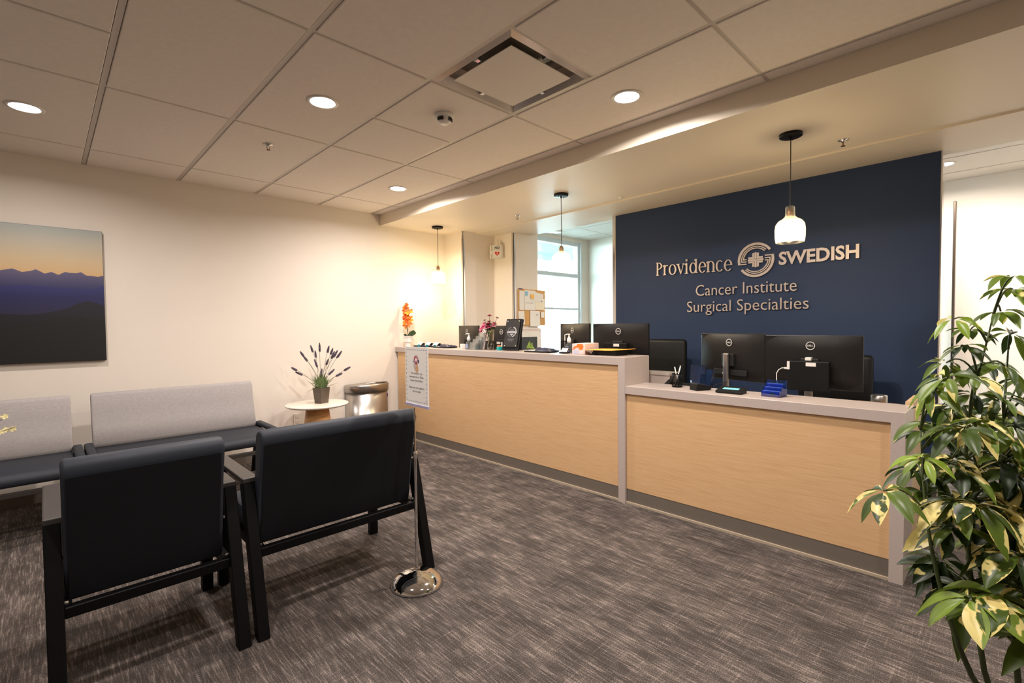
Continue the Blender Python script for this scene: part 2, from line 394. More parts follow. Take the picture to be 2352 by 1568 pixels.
for y0, y1 in ((-3.071, -0.03), (-4.633, -3.130)):
    bm = B(); box(bm, XC+0.02, XC+0.06, y0, y1, 0.014, 0.105, 0); box(bm, XC+0.008, XC+0.06, y0, y1, 0.0, 0.014, 1)
    obj('toe_kick', bm, [m_base, m_cove], ct)
bm = B(); box(bm, 2.97, 2.995, -3.07, -0.03, 0.0, 0.994); box(bm, 2.96, 2.98, -4.63, -3.13, 0, 0.79); obj('inner_panel', bm, m_lam, ct)
bm = B(); box(bm, 3.04, 3.70, -4.65, -0.42, 0.715, 0.745, bev=0.003, seg=1)
desk = thing('work_desk', 'grey work surface behind the reception counter', 'desk')
obj('desktop', bm, m_stone, desk)
bm = B(); box(bm, 2.996, 3.33, -4.690, -4.655, 0.0, 0.862); tag(obj('side_panel', bm, mat('tan_edge', (198,170,132), 0.45, var=0.04)), 'tan end panel behind the right end of the low counter, next to the plant', 'panel')
for y in (-4.55, -3.2, -1.8, -0.5):
    bm = B(); box(bm, 3.10, 3.62, y-0.015, y+0.015, 0, 0.714); obj('support_panel', bm, m_base, desk)

# ================================================================== NAVY WALL LETTERING
XW = 4.105
def wallm(y, z, x=XW-0.004): return basis((x, y, z), (0,-1,0), (0,0,1))
D = 0.014
def serif_word(w, h, xh):
    """old-style serif 'Providence'; h cap height, xh x-height, laid out left to right then scaled to width w"""
    bm = B(); st = 0.20*xh; hl = 0.07*xh; x = 0.0
    def stem(x0, y0, y1, top=True, bot=True, flag=False):
        rect(bm, x0, x0+st, y0, y1, D)
        if bot: rect(bm, x0-0.11*xh, x0+st+0.11*xh, y0, y0+hl, D)
        if top == 'both': rect(bm, x0-0.10*xh, x0+st+0.02*xh, y1-hl, y1, D)
        if flag: prism(bm, [(x0-0.15*xh, y1-0.10*xh), (x0+0.01*xh, y1-0.22*xh), (x0+0.01*xh+st*0.5, y1+0.03*xh), (x0-0.13*xh, y1-0.06*xh)], D)
    def bowl(cx, cy, rx, ry, a0, a1): ringseg(bm, cx, cy, ry, ry-hl*1.1, a0, a1, D, 26, None, rx/ry, (rx-st)/(ry-hl*1.1))
    r = xh/2
    x = 0.13*xh; stem(x, 0, h, 'both', True); bowl(x+st*0.6, h*0.72, 0.66*xh, h*0.28, -90, 90); rect(bm, x, x+st*0.8, h*0.44, h*0.44+hl, D); x += 1.02*xh
    stem(x, 0, xh, True, True, True); bowl(x+0.40*xh, xh*0.62, 0.36*xh, 0.36*xh, 55, 150); x += 0.70*xh
    x += 0.50*xh; bowl(x, r, 0.52*xh, r*1.03, 0, 360); x += 0.62*xh                                  # o
    prism(bm, [(x, xh), (x+st*1.15, xh), (x+0.56*xh, 0.12*xh), (x+0.47*xh, -0.02*xh)], D)             # v
    prism(bm, [(x+0.92*xh, xh), (x+0.84*xh, xh), (x+0.46*xh, 0.0), (x+0.53*xh, 0.0)], D)
    rect(bm, x-0.10*xh, x+0.34*xh, xh-hl, xh, D); rect(bm, x+0.70*xh, x+1.02*xh, xh-hl, xh, D); x += 1.16*xh
    stem(x, 0, xh, True, True, True); lathe(bm, [(0,0),(0.14*xh,0),(0.14*xh,D),(0,D)], x+st/2, h*0.98, 0, 14); x += 0.50*xh   # i
    x += 0.46*xh; bowl(x, r, 0.48*xh, r*1.03, 0, 360); stem(x+0.28*xh, 0, h*1.02, True, False, True); rect(bm, x+0.28*xh, x+0.60*xh, 0, hl, D); x += 0.72*xh  # d
    for k in range(1):
        x += 0.46*xh; bowl(x, r, 0.48*xh, r*1.03, 0, 318); rect(bm, x-0.36*xh, x+0.44*xh, r, r+hl, D); x += 0.62*xh  # e
    stem(x, 0, xh, True, True, True); bowl(x+0.42*xh, xh*0.60, 0.44*xh, 0.42*xh, 0, 150); stem(x+0.66*xh, 0, xh*0.62, False, True); x += 1.06*xh  # n
    x += 0.44*xh; bowl(x, r, 0.48*xh, r*1.03, 48, 318); x += 0.54*xh                                 # c
    x += 0.44*xh; bowl(x, r, 0.48*xh, r*1.03, 0, 318); rect(bm, x-0.36*xh, x+0.44*xh, r, r+hl, D); x += 0.48*xh      # e
    k = w/x
    for v in bm.verts: v.co.x *= k
    return bm
def wall_word(name, bm, y, z, label, slant=0.0):
    mtx = wallm(y, z, XW-D-0.004)
    # local +z of the basis points to -x (towards the room): shift so the back touches the wall
    for v in bm.verts: v.co.y += slant*v.co.x; v.co = mtx @ Vector((v.co.x, v.co.y, v.co.z-0.004-D+0.004))
    o = obj(name, bm, m_letter); tag(o, label, 'sign'); return o
wall_word('wall_lettering', serif_word(0.735, 0.128, 0.098), -2.600, 1.764, 'brushed metal serif word left of the round emblem on the navy wall', -0.014/0.735)
wall_word('wall_lettering', text_bm('SWEDISH', 0.545, 0.103, D, bold=0.03), -3.708, 1.766, 'bold brushed metal capitals right of the round emblem on the navy wall')
wall_word('wall_lettering', text_bm('Cancer Institute', 0.835, 0.100, D, bold=-0.006), -3.006, 1.543, 'brushed metal middle line of lettering on the navy wall')
wall_word('wall_lettering', text_bm('Surgical Specialties', 1.005, 0.098, D, bold=-0.006), -2.922, 1.397, 'brushed metal bottom line of lettering on the navy wall')
bm = B(); R = 0.146
for ro, ri in ((1.0, 0.86), (0.81, 0.75), (0.71, 0.65)):
    for half in (0, 180):
        a0, a1 = (34 if ro > .9 else 44) + half, (194 if ro > .9 else 186 if ro > .8 else 178) + half
        ringseg(bm, 0, 0, ro*R, ri*R, a0, a1, D, 30)
for s in (1, -1):   # inward bars that close each half
    for k, (x0, y0) in enumerate(((0.985, -0.24), (0.80, -0.10), (0.69, 0.03))):
        y = y0*R*s; pts = [(-x0*R*s, y), (-0.50*R*s, y), (-0.50*R*s, y+0.065*R*s), (-x0*R*s, y+0.065*R*s)]
        prism(bm, pts, D)
for k in range(4):
    rm = Matrix.Rotation(k*PI/2, 4, 'Z')
    for off in (-0.18, -0.055, 0.07):
        rect(bm, off*R, (off+0.11)*R, (0.0 if off == -0.055 else 0.07)*R, (0.43 if off == -0.055 else 0.40)*R, D, rm)
wall_word('wall_emblem', bm, -3.528, 1.824, 'round brushed metal emblem with a cross in the middle on the navy wall')

# ================================================================== CEILING FITTINGS
def make_downlight(x, y, z, label, group=None):
    t = thing('recessed_downlight', label, 'light', (x, y, z), 0, group)
    bm = B(); lathe(bm, [(0.068,0.0),(0.086,0.0),(0.086,-0.003),(0.070,-0.006),(0.064,-0.003),(0.068,0.0)], n=40); obj('trim_ring', bm, m_white, t)
    bm = B(); lathe(bm, [(0,-0.0035),(0.064,-0.0025)], n=40, smooth=False); obj('lens', bm, mat('led_lens', (255,250,240), 0.5, emit=(1.0,0.93,0.84), estr=30.0), t)
    return t
def lamp_light(t, x, y, z, watt, col, size=0.12, shape='DISK'):
    l = bpy.data.lights.new('lamp_light', 'AREA'); l.shape = shape; l.size = size; l.energy = watt; l.color = col; l.spread = math.radians(165)
    o = bpy.data.objects.new('lamp_light', l); C.objects.link(o); o.parent = t; o.location = (x, y, z)
first = None
names = {0:'downlight at the far left over the painting', 1:'downlight above the front chairs, left of the smoke detector', 2:'downlight nearest the square air diffuser, on its right',
         3:'smallest downlight, over the left end of the counter'}
for k, (x, y) in enumerate(DL):
    lab = 'glowing round ' + names[k] if k in names else 'glowing round downlight in the ceiling tiles behind the camera'
    if first is None: first = t = make_downlight(x, y, ZC-0.006, lab)
    else: t = dup(first, (x, y, ZC-0.006), 0, lab)
    if k > 3: t['group'] = 'downlights behind the camera'
    lamp_light(t, 0, 0, -0.007, DOWN_W*(1.0 if k < 4 else 0.55), WARM)
for k, (x, y) in enumerate([(5.96, -4.585), (5.6, -5.8), (5.4, -2.6)]):  # last two are unseen, added to brighten the passage wall
    t = dup(first, (x, y, ZO), 0, ('bright downlight in the passage ceiling beside the edge of the navy wall', 'unseen downlight added over the right of the passage to brighten it', 'unseen downlight added behind the navy wall to brighten the passage')[k])
    lamp_light(t, 0, 0, -0.007, DOWN_W*1.15, (1.0, 0.88, 0.72))

# square air diffuser
t = thing('air_diffuser', 'square air diffuser with a flat centre plate in the tile ceiling', 'vent', (1.524, -3.206, ZC))
bm = B(); H_ = T/2-0.008
def frame(bm, ro, ri, zo, zi, mi=0):
    a = [bm.verts.new((sx*ro, sy*ro, zo)) for sx, sy in ((-1,-1),(1,-1),(1,1),(-1,1))]
    b = [bm.verts.new((sx*ri, sy*ri, zi)) for sx, sy in ((-1,-1),(1,-1),(1,1),(-1,1))]
    for i in range(4): bm.faces.new((a[i], a[(i+1)%4], b[(i+1)%4], b[i])).material_index = mi
frame(bm, H_, H_-0.030, 0.0, -0.012); frame(bm, H_-0.030, H_-0.055, -0.012, 0.02); frame(bm, H_-0.055, H_-0.075, 0.02, 0.075)
frame(bm, H_-0.075, 0.0001, 0.075, 0.076, 1)
m_diff = mat('diffuser_enamel', (214,206,198), 0.16, 0.45)
obj('frame', bm, [m_diff, mat('duct_grey', (150,142,134), 0.4)], t)
bm = B(); box(bm, -0.215, 0.215, -0.215, 0.215, -0.008, -0.004, bev=0.002)
obj('centre_plate', bm, mat('plate_enamel', (228,220,212), 0.6, spec=0.2), t)
for sx, sy in ((-0.235, -0.0), (0.0, -0.235), (0.235, 0.0), (0, 0.235)):
    bm = B(); box(bm, sx-0.014, sx+0.014, sy-0.014, sy+0.014, -0.002, 0.05, bev=0.004); obj('bracket', bm, m_chrome, t)
# smoke detector
t = thing('smoke_detector', 'round white smoke alarm with clear strobe and red letters between two ceiling tees', 'detector', (1.52, -2.62, ZC-0.006))
bm = B(); lathe(bm, [(0.0,0),(0.060,0),(0.060,-0.014),(0.052,-0.022),(0.046,-0.022),(0.042,-0.040),(0.030,-0.052),(0,-0.054)], n=32); obj('body', bm, m_white, t)
for a_ in (178, 268):
    bm = B(); ringseg(bm, 0, 0, 0.050, 0.042, a_, a_+48, 0.018, 6); o = obj('vent_slot', bm, m_dark, t); o.location = (0,0,-0.044)
bm = text_bm('FIRE', 0.030, 0.009, 0.001); o = obj('red_lettering', bm, mat('alarm_red', (190,40,34), 0.5), t)
o.matrix_local = basis((-0.043, -0.018, -0.036), (0.72,-0.70,0), (0.25,0.25,0.93))
# sprinklers
def sprinkler(x, y, z, label):
    t = thing('fire_sprinkler', label, 'sprinkler', (x, y, z))
    bm = B(); lathe(bm, [(0,0),(0.030,0),(0.028,-0.006),(0.010,-0.010),(0.010,-0.014),(0,-0.014)], n=24); obj('escutcheon', bm, m_chrome, t)
    bm = B(); tube(bm, [(0.008,0,-0.01),(0.010,0,-0.022),(0.003,0,-0.038)], 0.0018, 6); tube(bm, [(-0.008,0,-0.01),(-0.010,0,-0.022),(-0.003,0,-0.038)], 0.0018, 6)
    lathe(bm, [(0,-0.038),(0.013,-0.039),(0.013,-0.041),(0,-0.041)], n=16); obj('sprinkler_head', bm, mat('brass', (120,84,48), 0.3, 1.0), t)
sprinkler(0.90, -1.41, ZC-0.006, 'small sprinkler in a ceiling tile left of the downlights')
sprinkler(3.41, -4.28, ZS, 'sprinkler in the soffit right of the nearest pendant lamp')
sprinkler(3.34, -1.42, ZS, 'sprinkler in the soffit between the left and middle pendant lamps')
bm = B(); lathe(bm, [(0,0),(0.022,0),(0.022,-0.004),(0,-0.006)], n=20)
tag(obj('ceiling_disc', bm, m_white, None, (3.55, -2.55, ZS)), 'tiny flat white disc on the soffit left of the navy wall top', 'sensor')

# pendants
def make_pendant():
    t = thing('pendant_lamp', 'pendant lamp with glass shade', 'lamp', (3.055, -0.39, ZS))
    bm = B(); lathe(bm, [(0,0),(0.064,0),(0.064,-0.016),(0.058,-0.020),(0,-0.020)], n=36)
    for s in (-1, 1): cyl(bm, s*0.035, 0, -0.028, -0.020, 0.004, 8)
    cyl(bm, 0, 0, -0.034, -0.020, 0.008, 10); obj('canopy', bm, m_black, t)
    bm = B(); tube(bm, [(0,0,-0.03),(0.0015,0,-0.2),(0,0,-0.46)], 0.0028, 6); obj('cord', bm, mat('dark_cord', (46,34,28), 0.6), t)
    bm = B(); lathe(bm, [(0,-0.455),(0.010,-0.455),(0.019,-0.475),(0.019,-0.515),(0.014,-0.522),(0,-0.522)], n=20); obj('socket', bm, mat('aged_brass', (110,78,56), 0.35, 0.9), t)
    bm = B(); lathe(bm, [(0.022,-0.440),(0.027,-0.448),(0.028,-0.500),(0.040,-0.515),(0.066,-0.530),(0.080,-0.552),(0.084,-0.585),(0.083,-0.625),(0.078,-0.662),(0.074,-0.664),(0.079,-0.625),(0.080,-0.585),(0.076,-0.553),(0.064,-0.534)], n=40)
    obj('glass_shade', bm, thin_glass('shade_glass', (255,252,244), glow=0.08, rough=0.15, base=0.06), t)
    bm = B(); lathe(bm, [(0,-0.520),(0.013,-0.522),(0.016,-0.54),(0.028,-0.565),(0.031,-0.59),(0.024,-0.615),(0,-0.625)], n=24)
    obj('light_bulb', bm, mat('bulb_glow', (255,240,210), 0.4, emit=(1.0,0.72,0.40), estr=60.0), t)
    return t
def bulb_light(t):
    l = bpy.data.lights.new('bulb_light', 'POINT'); l.energy = PEND_W; l.color = PWARM; l.shadow_soft_size = 0.03
    o = bpy.data.objects.new('bulb_light', l); C.objects.link(o); o.parent = t; o.location = (0,0,-0.66)
p0 = make_pendant(); p0['label'] = 'farthest pendant lamp with glass shade, over the left end of the counter'
p1 = dup(p0, (3.055, -2.255, ZS), 0, 'middle pendant lamp with glass shade hanging in front of the office window')
p2 = dup(p0, (3.06, -4.08, ZS), 0, 'nearest pendant lamp with glass shade hanging in front of the navy wall')
for p in (p0, p1, p2): bulb_light(p)
exec_later = []
# ================================================================== PAINTING
t = thing('canvas_print', 'unframed landscape print of blue mountain ridges at dusk on the left wall', 'picture', (0, -0.0005, 0))
X0, X1, Y_ = -1.42, 0.092, -0.036
bm = B(); box(bm, X0, X1, -0.034, 0, 1.045, 2.058, bev=0.002); obj('canvas', bm, mat('canvas_edge', (30,28,32), 0.6), t)
def ext_left(pts, seed, amp):
    rnd = random.Random(seed); out = []; x = pts[0][0]; z = pts[0][1]; k = 0
    while x > X0+0.05:
        x -= 0.045; out.append((x, z + amp*math.sin(k*1.3+seed) + rnd.uniform(-amp, amp)*0.8)); k += 1
    return out[::-1] + pts
L1 = ext_left([(-0.469,1.716),(-0.409,1.733),(-0.361,1.711),(-0.315,1.722),(-0.289,1.736),(-0.242,1.707),(-0.206,1.722),(-0.169,1.703),(-0.13,1.727),(-0.105,1.722),(-0.066,1.722),(-0.041,1.732),(-0.012,1.708),(0.03,1.706),(0.058,1.701),(0.07,1.706),(0.087,1.712)], 1, 0.012)
L2 = ext_left([(-0.474,1.602),(-0.343,1.616),(-0.134,1.606),(0.0,1.600),(0.05,1.61),(0.087,1.634)], 2, 0.008)
L3 = ext_left([(-0.479,1.408),(-0.35,1.40),(-0.257,1.413),(-0.138,1.447),(-0.063,1.492),(-0.005,1.511),(0.04,1.497),(0.087,1.478)], 3, 0.01)
L4 = ext_left([(-0.479,1.30),(-0.257,1.36),(-0.10,1.385),(0.087,1.36)], 4, 0.01)
sky = ramp_mat('print_sky', [(0,(208,172,124)),(0.35,(204,184,150)),(0.7,(188,182,166)),(1,(164,172,168))], 2, 1.70, 2.05)
rg1 = ramp_mat('print_far_ridge', [(0,(46,48,92)),(0.5,(76,74,108)),(1,(98,92,124))], 2, 1.60, 1.735)
rg2 = ramp_mat('print_blue_ridge', [(0,(36,34,62)),(0.6,(32,34,84)),(1,(44,48,108))], 2, 1.40, 1.62)
rg3 = ramp_mat('print_near_ridge', [(0,(16,16,22)),(1,(26,26,40))], 2, 1.30, 1.50)
bm = B()
def layer(line, zb, d, mi):
    y = -0.0345 - d
    pts = [(X0+0.002, line[0][1])] + [p for p in line if p[0] > X0+0.004] + [(X1-0.002, line[-1][1])]
    for a, b in zip(pts[:-1], pts[1:]):
        f = bm.faces.new([bm.verts.new((a[0],y,zb)), bm.verts.new((b[0],y,zb)), bm.verts.new((b[0],y,b[1])), bm.verts.new((a[0],y,a[1]))]); f.material_index = mi
layer([(X0+0.01,2.056),(X1-0.01,2.056)], 1.047, 0.0, 0)
layer(L1, 1.047, 0.0003, 1); layer(L2, 1.047, 0.0006, 2); layer(L3, 1.047, 0.0009, 3); layer(L4, 1.047, 0.0012, 4)
for f in bm.faces: f.normal_update()
obj('printed_picture', bm, [sky, rg1, rg2, rg3, mat('print_black', (12,12,14), 0.5)], t, fix=False)

# ================================================================== SEATING
def pad_profile(bm, x0, x1, prof, mi=0, caprnd=0.012):
    """closed side profile (y,z) swept along x with softened ends"""
    n = len(prof); cy = sum(p[0] for p in prof)/n; cz = sum(p[1] for p in prof)/n
    rows = []
    for x, s in ((x0, 0.0), (x0+0.003, caprnd*0.55), (x0+0.012, caprnd), (x1-0.012, caprnd), (x1-0.003, caprnd*0.55), (x1, 0.0)):
        row = []
        for (y, z) in prof:
            d = Vector((y-cy, z-cz)); l = d.length or 1; k = (l - caprnd + s)/l
            row.append(bm.verts.new((x, cy+d.x*k, cz+d.y*k)))
        rows.append(row)
    for i in range(len(rows)-1):
        for j in range(n):
            f = bm.faces.new((rows[i][j], rows[i][(j+1)%n], rows[i+1][(j+1)%n], rows[i+1][j])); f.smooth = True; f.material_index = mi
    bm.faces.new(rows[0][::-1]).material_index = mi; bm.faces.new(rows[-1]).material_index = mi
def slab(bm, p, q, w, t_, mi=0, bev=0.003):
    """square bar from p to q, section w (x) by t_ (perpendicular in the y-z plane)"""
    p, q = Vector(p), Vector(q); d = (q-p); L_ = d.length; d.normalize()
    xax = Vector((1,0,0)); nn = d.cross(xax).normalized()
    m_ = Matrix((xax, nn, d)).transposed().to_4x4(); m_.translation = p
    box(bm, -w/2, w/2, -t_/2, t_/2, 0, L_, mi, bev, 1, m_)
def front_chair(xc, w, label):
    """low guest chair seen from behind; local y=0 at the back feet, the seat points to +y"""
    t = thing('guest_chair', label, 'chair', (xc, -2.90, 0)); h = w/2; lw = 0.046
    for s in (-1, 1):
        bm = B(); slab(bm, (s*(h-lw/2), 0.012, 0), (s*(h-lw/2), 0.175, 0.618), lw, 0.052)
        # square the foot on the floor
        for v in bm.verts:
            if v.co.z < 0.02: v.co.z = 0.0
        obj('leg', bm, m_blackm, t)
        bm = B(); slab(bm, (s*(h-lw/2), 0.62, 0), (s*(h-lw/2), 0.62, 0.618), lw, 0.045); obj('leg', bm, m_blackm, t)
        bm = B(); box(bm, s*(h-0.03)-0.030, s*(h-0.03)+0.030, 0.150, 0.665, 0.618, 0.640, bev=0.004); obj('armrest', bm, m_armw, t)
    bm = B(); box(bm, -h+lw, h-lw, 0.085, 0.118, 0.306, 0.345, bev=0.003, seg=1); obj('back_rail', bm, m_blackm, t)
    bm = B(); box(bm, -h+lw, h-lw, 0.61, 0.635, 0.300, 0.335, bev=0.003, seg=1)
    for s in (-1, 1): box(bm, s*(h-lw-0.008)-0.012, s*(h-lw-0.008)+0.012, 0.10, 0.612, 0.305, 0.350)
    obj('seat_frame', bm, m_blackm, t)
    bm = B(); prof = [(0.17,0.365),(0.60,0.365),(0.645,0.385),(0.655,0.415),(0.64,0.445),(0.58,0.46),(0.20,0.452)]
    pad_profile(bm, -h+lw+0.004, h-lw-0.004, prof); obj('seat', bm, m_vinyl, t)
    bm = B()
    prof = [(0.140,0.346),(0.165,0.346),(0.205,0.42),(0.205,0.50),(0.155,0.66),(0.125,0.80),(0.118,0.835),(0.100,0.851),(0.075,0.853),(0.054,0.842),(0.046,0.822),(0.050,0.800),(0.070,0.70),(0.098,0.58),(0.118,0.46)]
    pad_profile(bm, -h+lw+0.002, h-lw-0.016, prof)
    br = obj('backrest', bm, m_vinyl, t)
    bm = B()  # sewn cover of the rear face; the back's shade put in as darker vinyl
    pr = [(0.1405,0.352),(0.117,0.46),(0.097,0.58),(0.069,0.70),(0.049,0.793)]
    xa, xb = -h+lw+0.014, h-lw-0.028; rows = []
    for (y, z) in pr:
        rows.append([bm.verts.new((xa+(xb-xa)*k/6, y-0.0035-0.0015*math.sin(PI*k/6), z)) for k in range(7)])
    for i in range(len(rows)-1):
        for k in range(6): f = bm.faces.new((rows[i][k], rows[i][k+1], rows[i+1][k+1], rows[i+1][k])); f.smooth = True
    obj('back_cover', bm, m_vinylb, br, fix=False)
    for s in (-1, 1):
        for z, y in ((0.352, 0.115), (0.50, 0.145)):
            bm = B(); tube(bm, [(s*(h-lw-0.012), y, z), (s*(h-lw+0.006), y, z)], 0.007, 8); obj('bolt', bm, m_chrome, t)
    return t
front_chair(0.010, 0.590, 'narrow black guest chair nearest the camera, seen from behind')
front_chair(0.765, 0.870, 'wide black guest chair seen from behind, beside the sign stand')
def bench(xa, xb, label):
    t = thing('waiting_bench', label, 'bench', ((xa+xb)/2, -0.30, 0)); h = (xb-xa)/2
    bm = B()
    prof = [(-0.125,0.40),(-0.10,0.40),(-0.02,0.60),(0.0,0.795),(-0.012,0.815),(-0.035,0.820),(-0.055,0.812),(-0.066,0.795),(-0.085,0.70),(-0.12,0.58),(-0.155,0.46)]
    pad_profile(bm, -h+0.05, h-0.05, prof); obj('backrest', bm, m_gfab, t)
    bm = B(); prof = [(-0.12,0.375),(-0.60,0.352),(-0.648,0.362),(-0.665,0.390),(-0.655,0.420),(-0.60,0.440),(-0.35,0.444),(-0.13,0.436)]
    pad_profile(bm, -h+0.052, h-0.052, prof, caprnd=0.02); obj('seat', bm, m_vinyl, t)
    for s in (-1, 1):
        bm = B(); box(bm, s*(h-0.025)-0.026, s*(h-0.025)+0.026, -0.62, -0.125, 0.436, 0.474, bev=0.014, seg=3); obj('armrest', bm, m_vinyl, t, smooth=True)
        bm = B(); slab(bm, (s*(h-0.025), -0.60, 0), (s*(h-0.025), -0.60, 0.437), 0.046, 0.045); obj('leg', bm, m_blackm, t)
        bm = B(); slab(bm, (s*(h-0.025), 0.02, 0), (s*(h-0.025), -0.13, 0.437), 0.046, 0.045)
        for v in bm.verts:
            if v.co.z < 0.02: v.co.z = 0.0
        obj('leg', bm, m_blackm, t)
    bm = B(); box(bm, -h+0.05, h-0.05, -0.66, -0.635, 0.300, 0.330, bev=0.003, seg=1); obj('front_rail', bm, m_armw, t)
    bm = B(); box(bm, -h+0.05, h-0.05, -0.09, -0.06, 0.28, 0.315); obj('back_rail', bm, m_blackm, t)
bench(-0.080, 1.098, 'two-seat bench with grey woven back and navy seat, right one by the wall')
bench(-1.268, -0.088, 'bench with grey back and navy seat at the left edge, under the print')

# ================================================================== SIDE TABLE, LAVENDER, TRASH CAN
m_marble = mat('white_marble', (232,224,212), 0.25, var=0.05, vscale=5)
def side_table(x, y, label, r=0.285):
    t = thing('side_table', label, 'table', (x, y, 0))
    bm = B(); lathe(bm, [(0,0.538),(r-0.02,0.538),(r-0.004,0.546),(r,0.554),(r-0.003,0.559),(r-0.008,0.560),(0,0.560)], n=64); obj('table_top', bm, m_marble, t)
    bm = B(); lathe(bm, [(0,0),(0.17,0),(0.17,0.01),(0.10,0.5375),(0,0.5375)], n=40); obj('pedestal', bm, wood_mat('pedestal_oak', (226,176,122), (196,142,92), (9,9,60)), t)
side_table(1.60, -0.42, 'round marble topped side table holding the lavender')
side_table(-0.74, -1.88, 'round side table out of view at the left edge', 0.25)
t = thing('potted_lavender', 'artificial lavender in a square dark pot on the marble table', 'plant', (1.64, -0.425, 0.5605), 0.35)
bm = B()
def sqpot(bm, r0_, r1_, z0, z1, mi=0):
    a = [bm.verts.new((sx*r0_, sy*r0_, z0)) for sx, sy in ((-1,-1),(1,-1),(1,1),(-1,1))]; b = [bm.verts.new((sx*r1_, sy*r1_, z1)) for sx, sy in ((-1,-1),(1,-1),(1,1),(-1,1))]
    c = [bm.verts.new((sx*(r1_-0.006), sy*(r1_-0.006), z1)) for sx, sy in ((-1,-1),(1,-1),(1,1),(-1,1))]; d = [bm.verts.new((sx*(r1_-0.010), sy*(r1_-0.010), z1-0.018)) for sx, sy in ((-1,-1),(1,-1),(1,1),(-1,1))]
    bm.faces.new(a[::-1])
    for P, Q in ((a,b),(b,c),(c,d)):
        for i in range(4): bm.faces.new((P[i], P[(i+1)%4], Q[(i+1)%4], Q[i]))
    bm.faces.new(d)
sqpot(bm, 0.043, 0.056, 0, 0.150); obj('pot', bm, mat('taupe_pot', (92,82,72), 0.55, var=0.12, vscale=10), t)
spikes = [(-0.28,0.345),(-0.245,0.30),(-0.19,0.50),(-0.165,0.455),(-0.095,0.555),(-0.055,0.50),(-0.005,0.580),(0.085,0.55),(0.12,0.525),(0.135,0.495),(0.165,0.505),(0.205,0.50),(0.075,0.42),(0.285,0.345),(0.205,0.29),(0.13,0.32),(0.01,0.33),(-0.06,0.42)]
bmS = B(); rnd = random.Random(7)
for k, (dx, h) in enumerate(spikes):
    dy = rnd.uniform(-0.07, 0.07); P0 = Vector((rnd.uniform(-.02,.02), rnd.uniform(-.02,.02), 0.13))
    # dx measured across the view: local right direction of the camera in the rotated frame
    c_, s_ = math.cos(-0.35), math.sin(-0.35); rx, ry = 0.716, -0.698; ex, ey = rx*c_-ry*s_, rx*s_+ry*c_
    P1 = Vector((ex*dx + 0.7*dy, ey*dx + 0.7*dy, h))
    Pm = (P0*0.5+P1*0.5) + Vector((-ex*dx*0.14, -ey*dx*0.14, 0.03))
    pts = [(1-u)**2*P0 + 2*u*(1-u)*Pm + u*u*P1 for u in [i/6 for i in range(7)]]
    tube(bmS, pts, 0.0016, 5)
    d = (pts[-1]-pts[-3]).normalized(); L_ = rnd.uniform(0.06, 0.095); bmF = B()
    for q in range(26):
        u = q/26; a = q*2.4; rr = 0.0062*math.sin(PI*min(1, 0.25+u*0.75))+0.001
        aa = d.cross(Vector((0,0,1))).normalized() if abs(d.z) < 0.98 else Vector((1,0,0)); bb = d.cross(aa)
        c0 = pts[-1] - d*L_*(1-u)*0.9 + (aa*math.cos(a)+bb*math.sin(a))*rr
        bmesh.ops.create_icosphere(bmF, subdivisions=1, radius=0.0050, matrix=Matrix.Translation(c0) @ Matrix.Diagonal((1,1,1.5,1)))
    obj('flower_spike', bmF, mat('lavender', (92,82,100), 0.8, var=0.3, vscale=60), t)
obj('stem', bmS, mat('dry_stem', (104,104,72), 0.7), t)
bm = B()
for k in range(260):
    a = rnd.uniform(0, 2*PI); tilt = abs(rnd.gauss(0, 0.55)); l = rnd.uniform(0.05, 0.16)
    p0_ = Vector((rnd.uniform(-.04,.04), rnd.uniform(-.04,.04), rnd.uniform(0.13,0.17))); d = Vector((math.cos(a)*math.sin(tilt), math.sin(a)*math.sin(tilt), math.cos(tilt)))
    s_ = d.cross(Vector((rnd.random(), rnd.random(), 0.3))).normalized()*0.0032
    p1_ = p0_ + d*l*0.5; p2_ = p0_ + d*l + Vector((0,0,-0.012))
    v = [bm.verts.new(p) for p in (p0_-s_*0.4, p0_+s_*0.4, p1_+s_, p1_-s_, p2_)]
    bm.faces.new((v[0], v[1], v[2], v[3])); bm.faces.new((v[3], v[2], v[4]))
obj('foliage', bm, mat('lavender_leaf', (112,134,84), 0.7, var=0.3, vscale=30), t, fix=False)

t = thing('trash_can', 'half-round stainless steel waste bin against the wall by the counter', 'bin', (2.318, -0.012, 0))
bm = B(); lathe(bm, [(0,0.0),(0.235,0.0),(0.245,0.03),(0.247,0.590),(0,0.590)], n=48, a0=PI, a1=2*PI, sy=0.80); box(bm, -0.245, 0.245, -0.002, 0.0, 0, 0.590)
obj('body', bm, m_steel, t)
bm = B(); lathe(bm, [(0,0.575),(0.257,0.575),(0.257,0.645),(0.252,0.658),(0,0.668)], n=48, a0=PI, a1=2*PI, sy=0.80); box(bm, -0.256, 0.256, -0.002, 0.0, 0.576, 0.657)
obj('lid', bm, m_steel, t)
bm = B(); box(bm, -0.06, 0.05, -0.13, -0.085, 0.6665, 0.6685); obj('paper_label', bm, m_label, t)
bm = B(); lathe(bm, [(0,0),(0.10,0),(0.0,0.0005)], n=32, sx=0.9, sy=0.45); o = obj('disposal_opening', bm, mat('opening_shade', (110,100,90), 0.4, 0.5), t); o.location = (0.12, -0.10, 0.6675)
bm = B(); lathe(bm, [(0,0),(0.020,0),(0.020,0.0015),(0,0.0015)], n=24); o = obj('purple_sticker', bm, mat('sticker_purple', (120,82,168), 0.5), t)
an = PI*1.80; o.matrix_local = basis((0.2475*math.cos(an), 0.80*0.2475*math.sin(an), 0.52), (-math.sin(an), math.cos(an)*0.8, 0), (0,0,1))
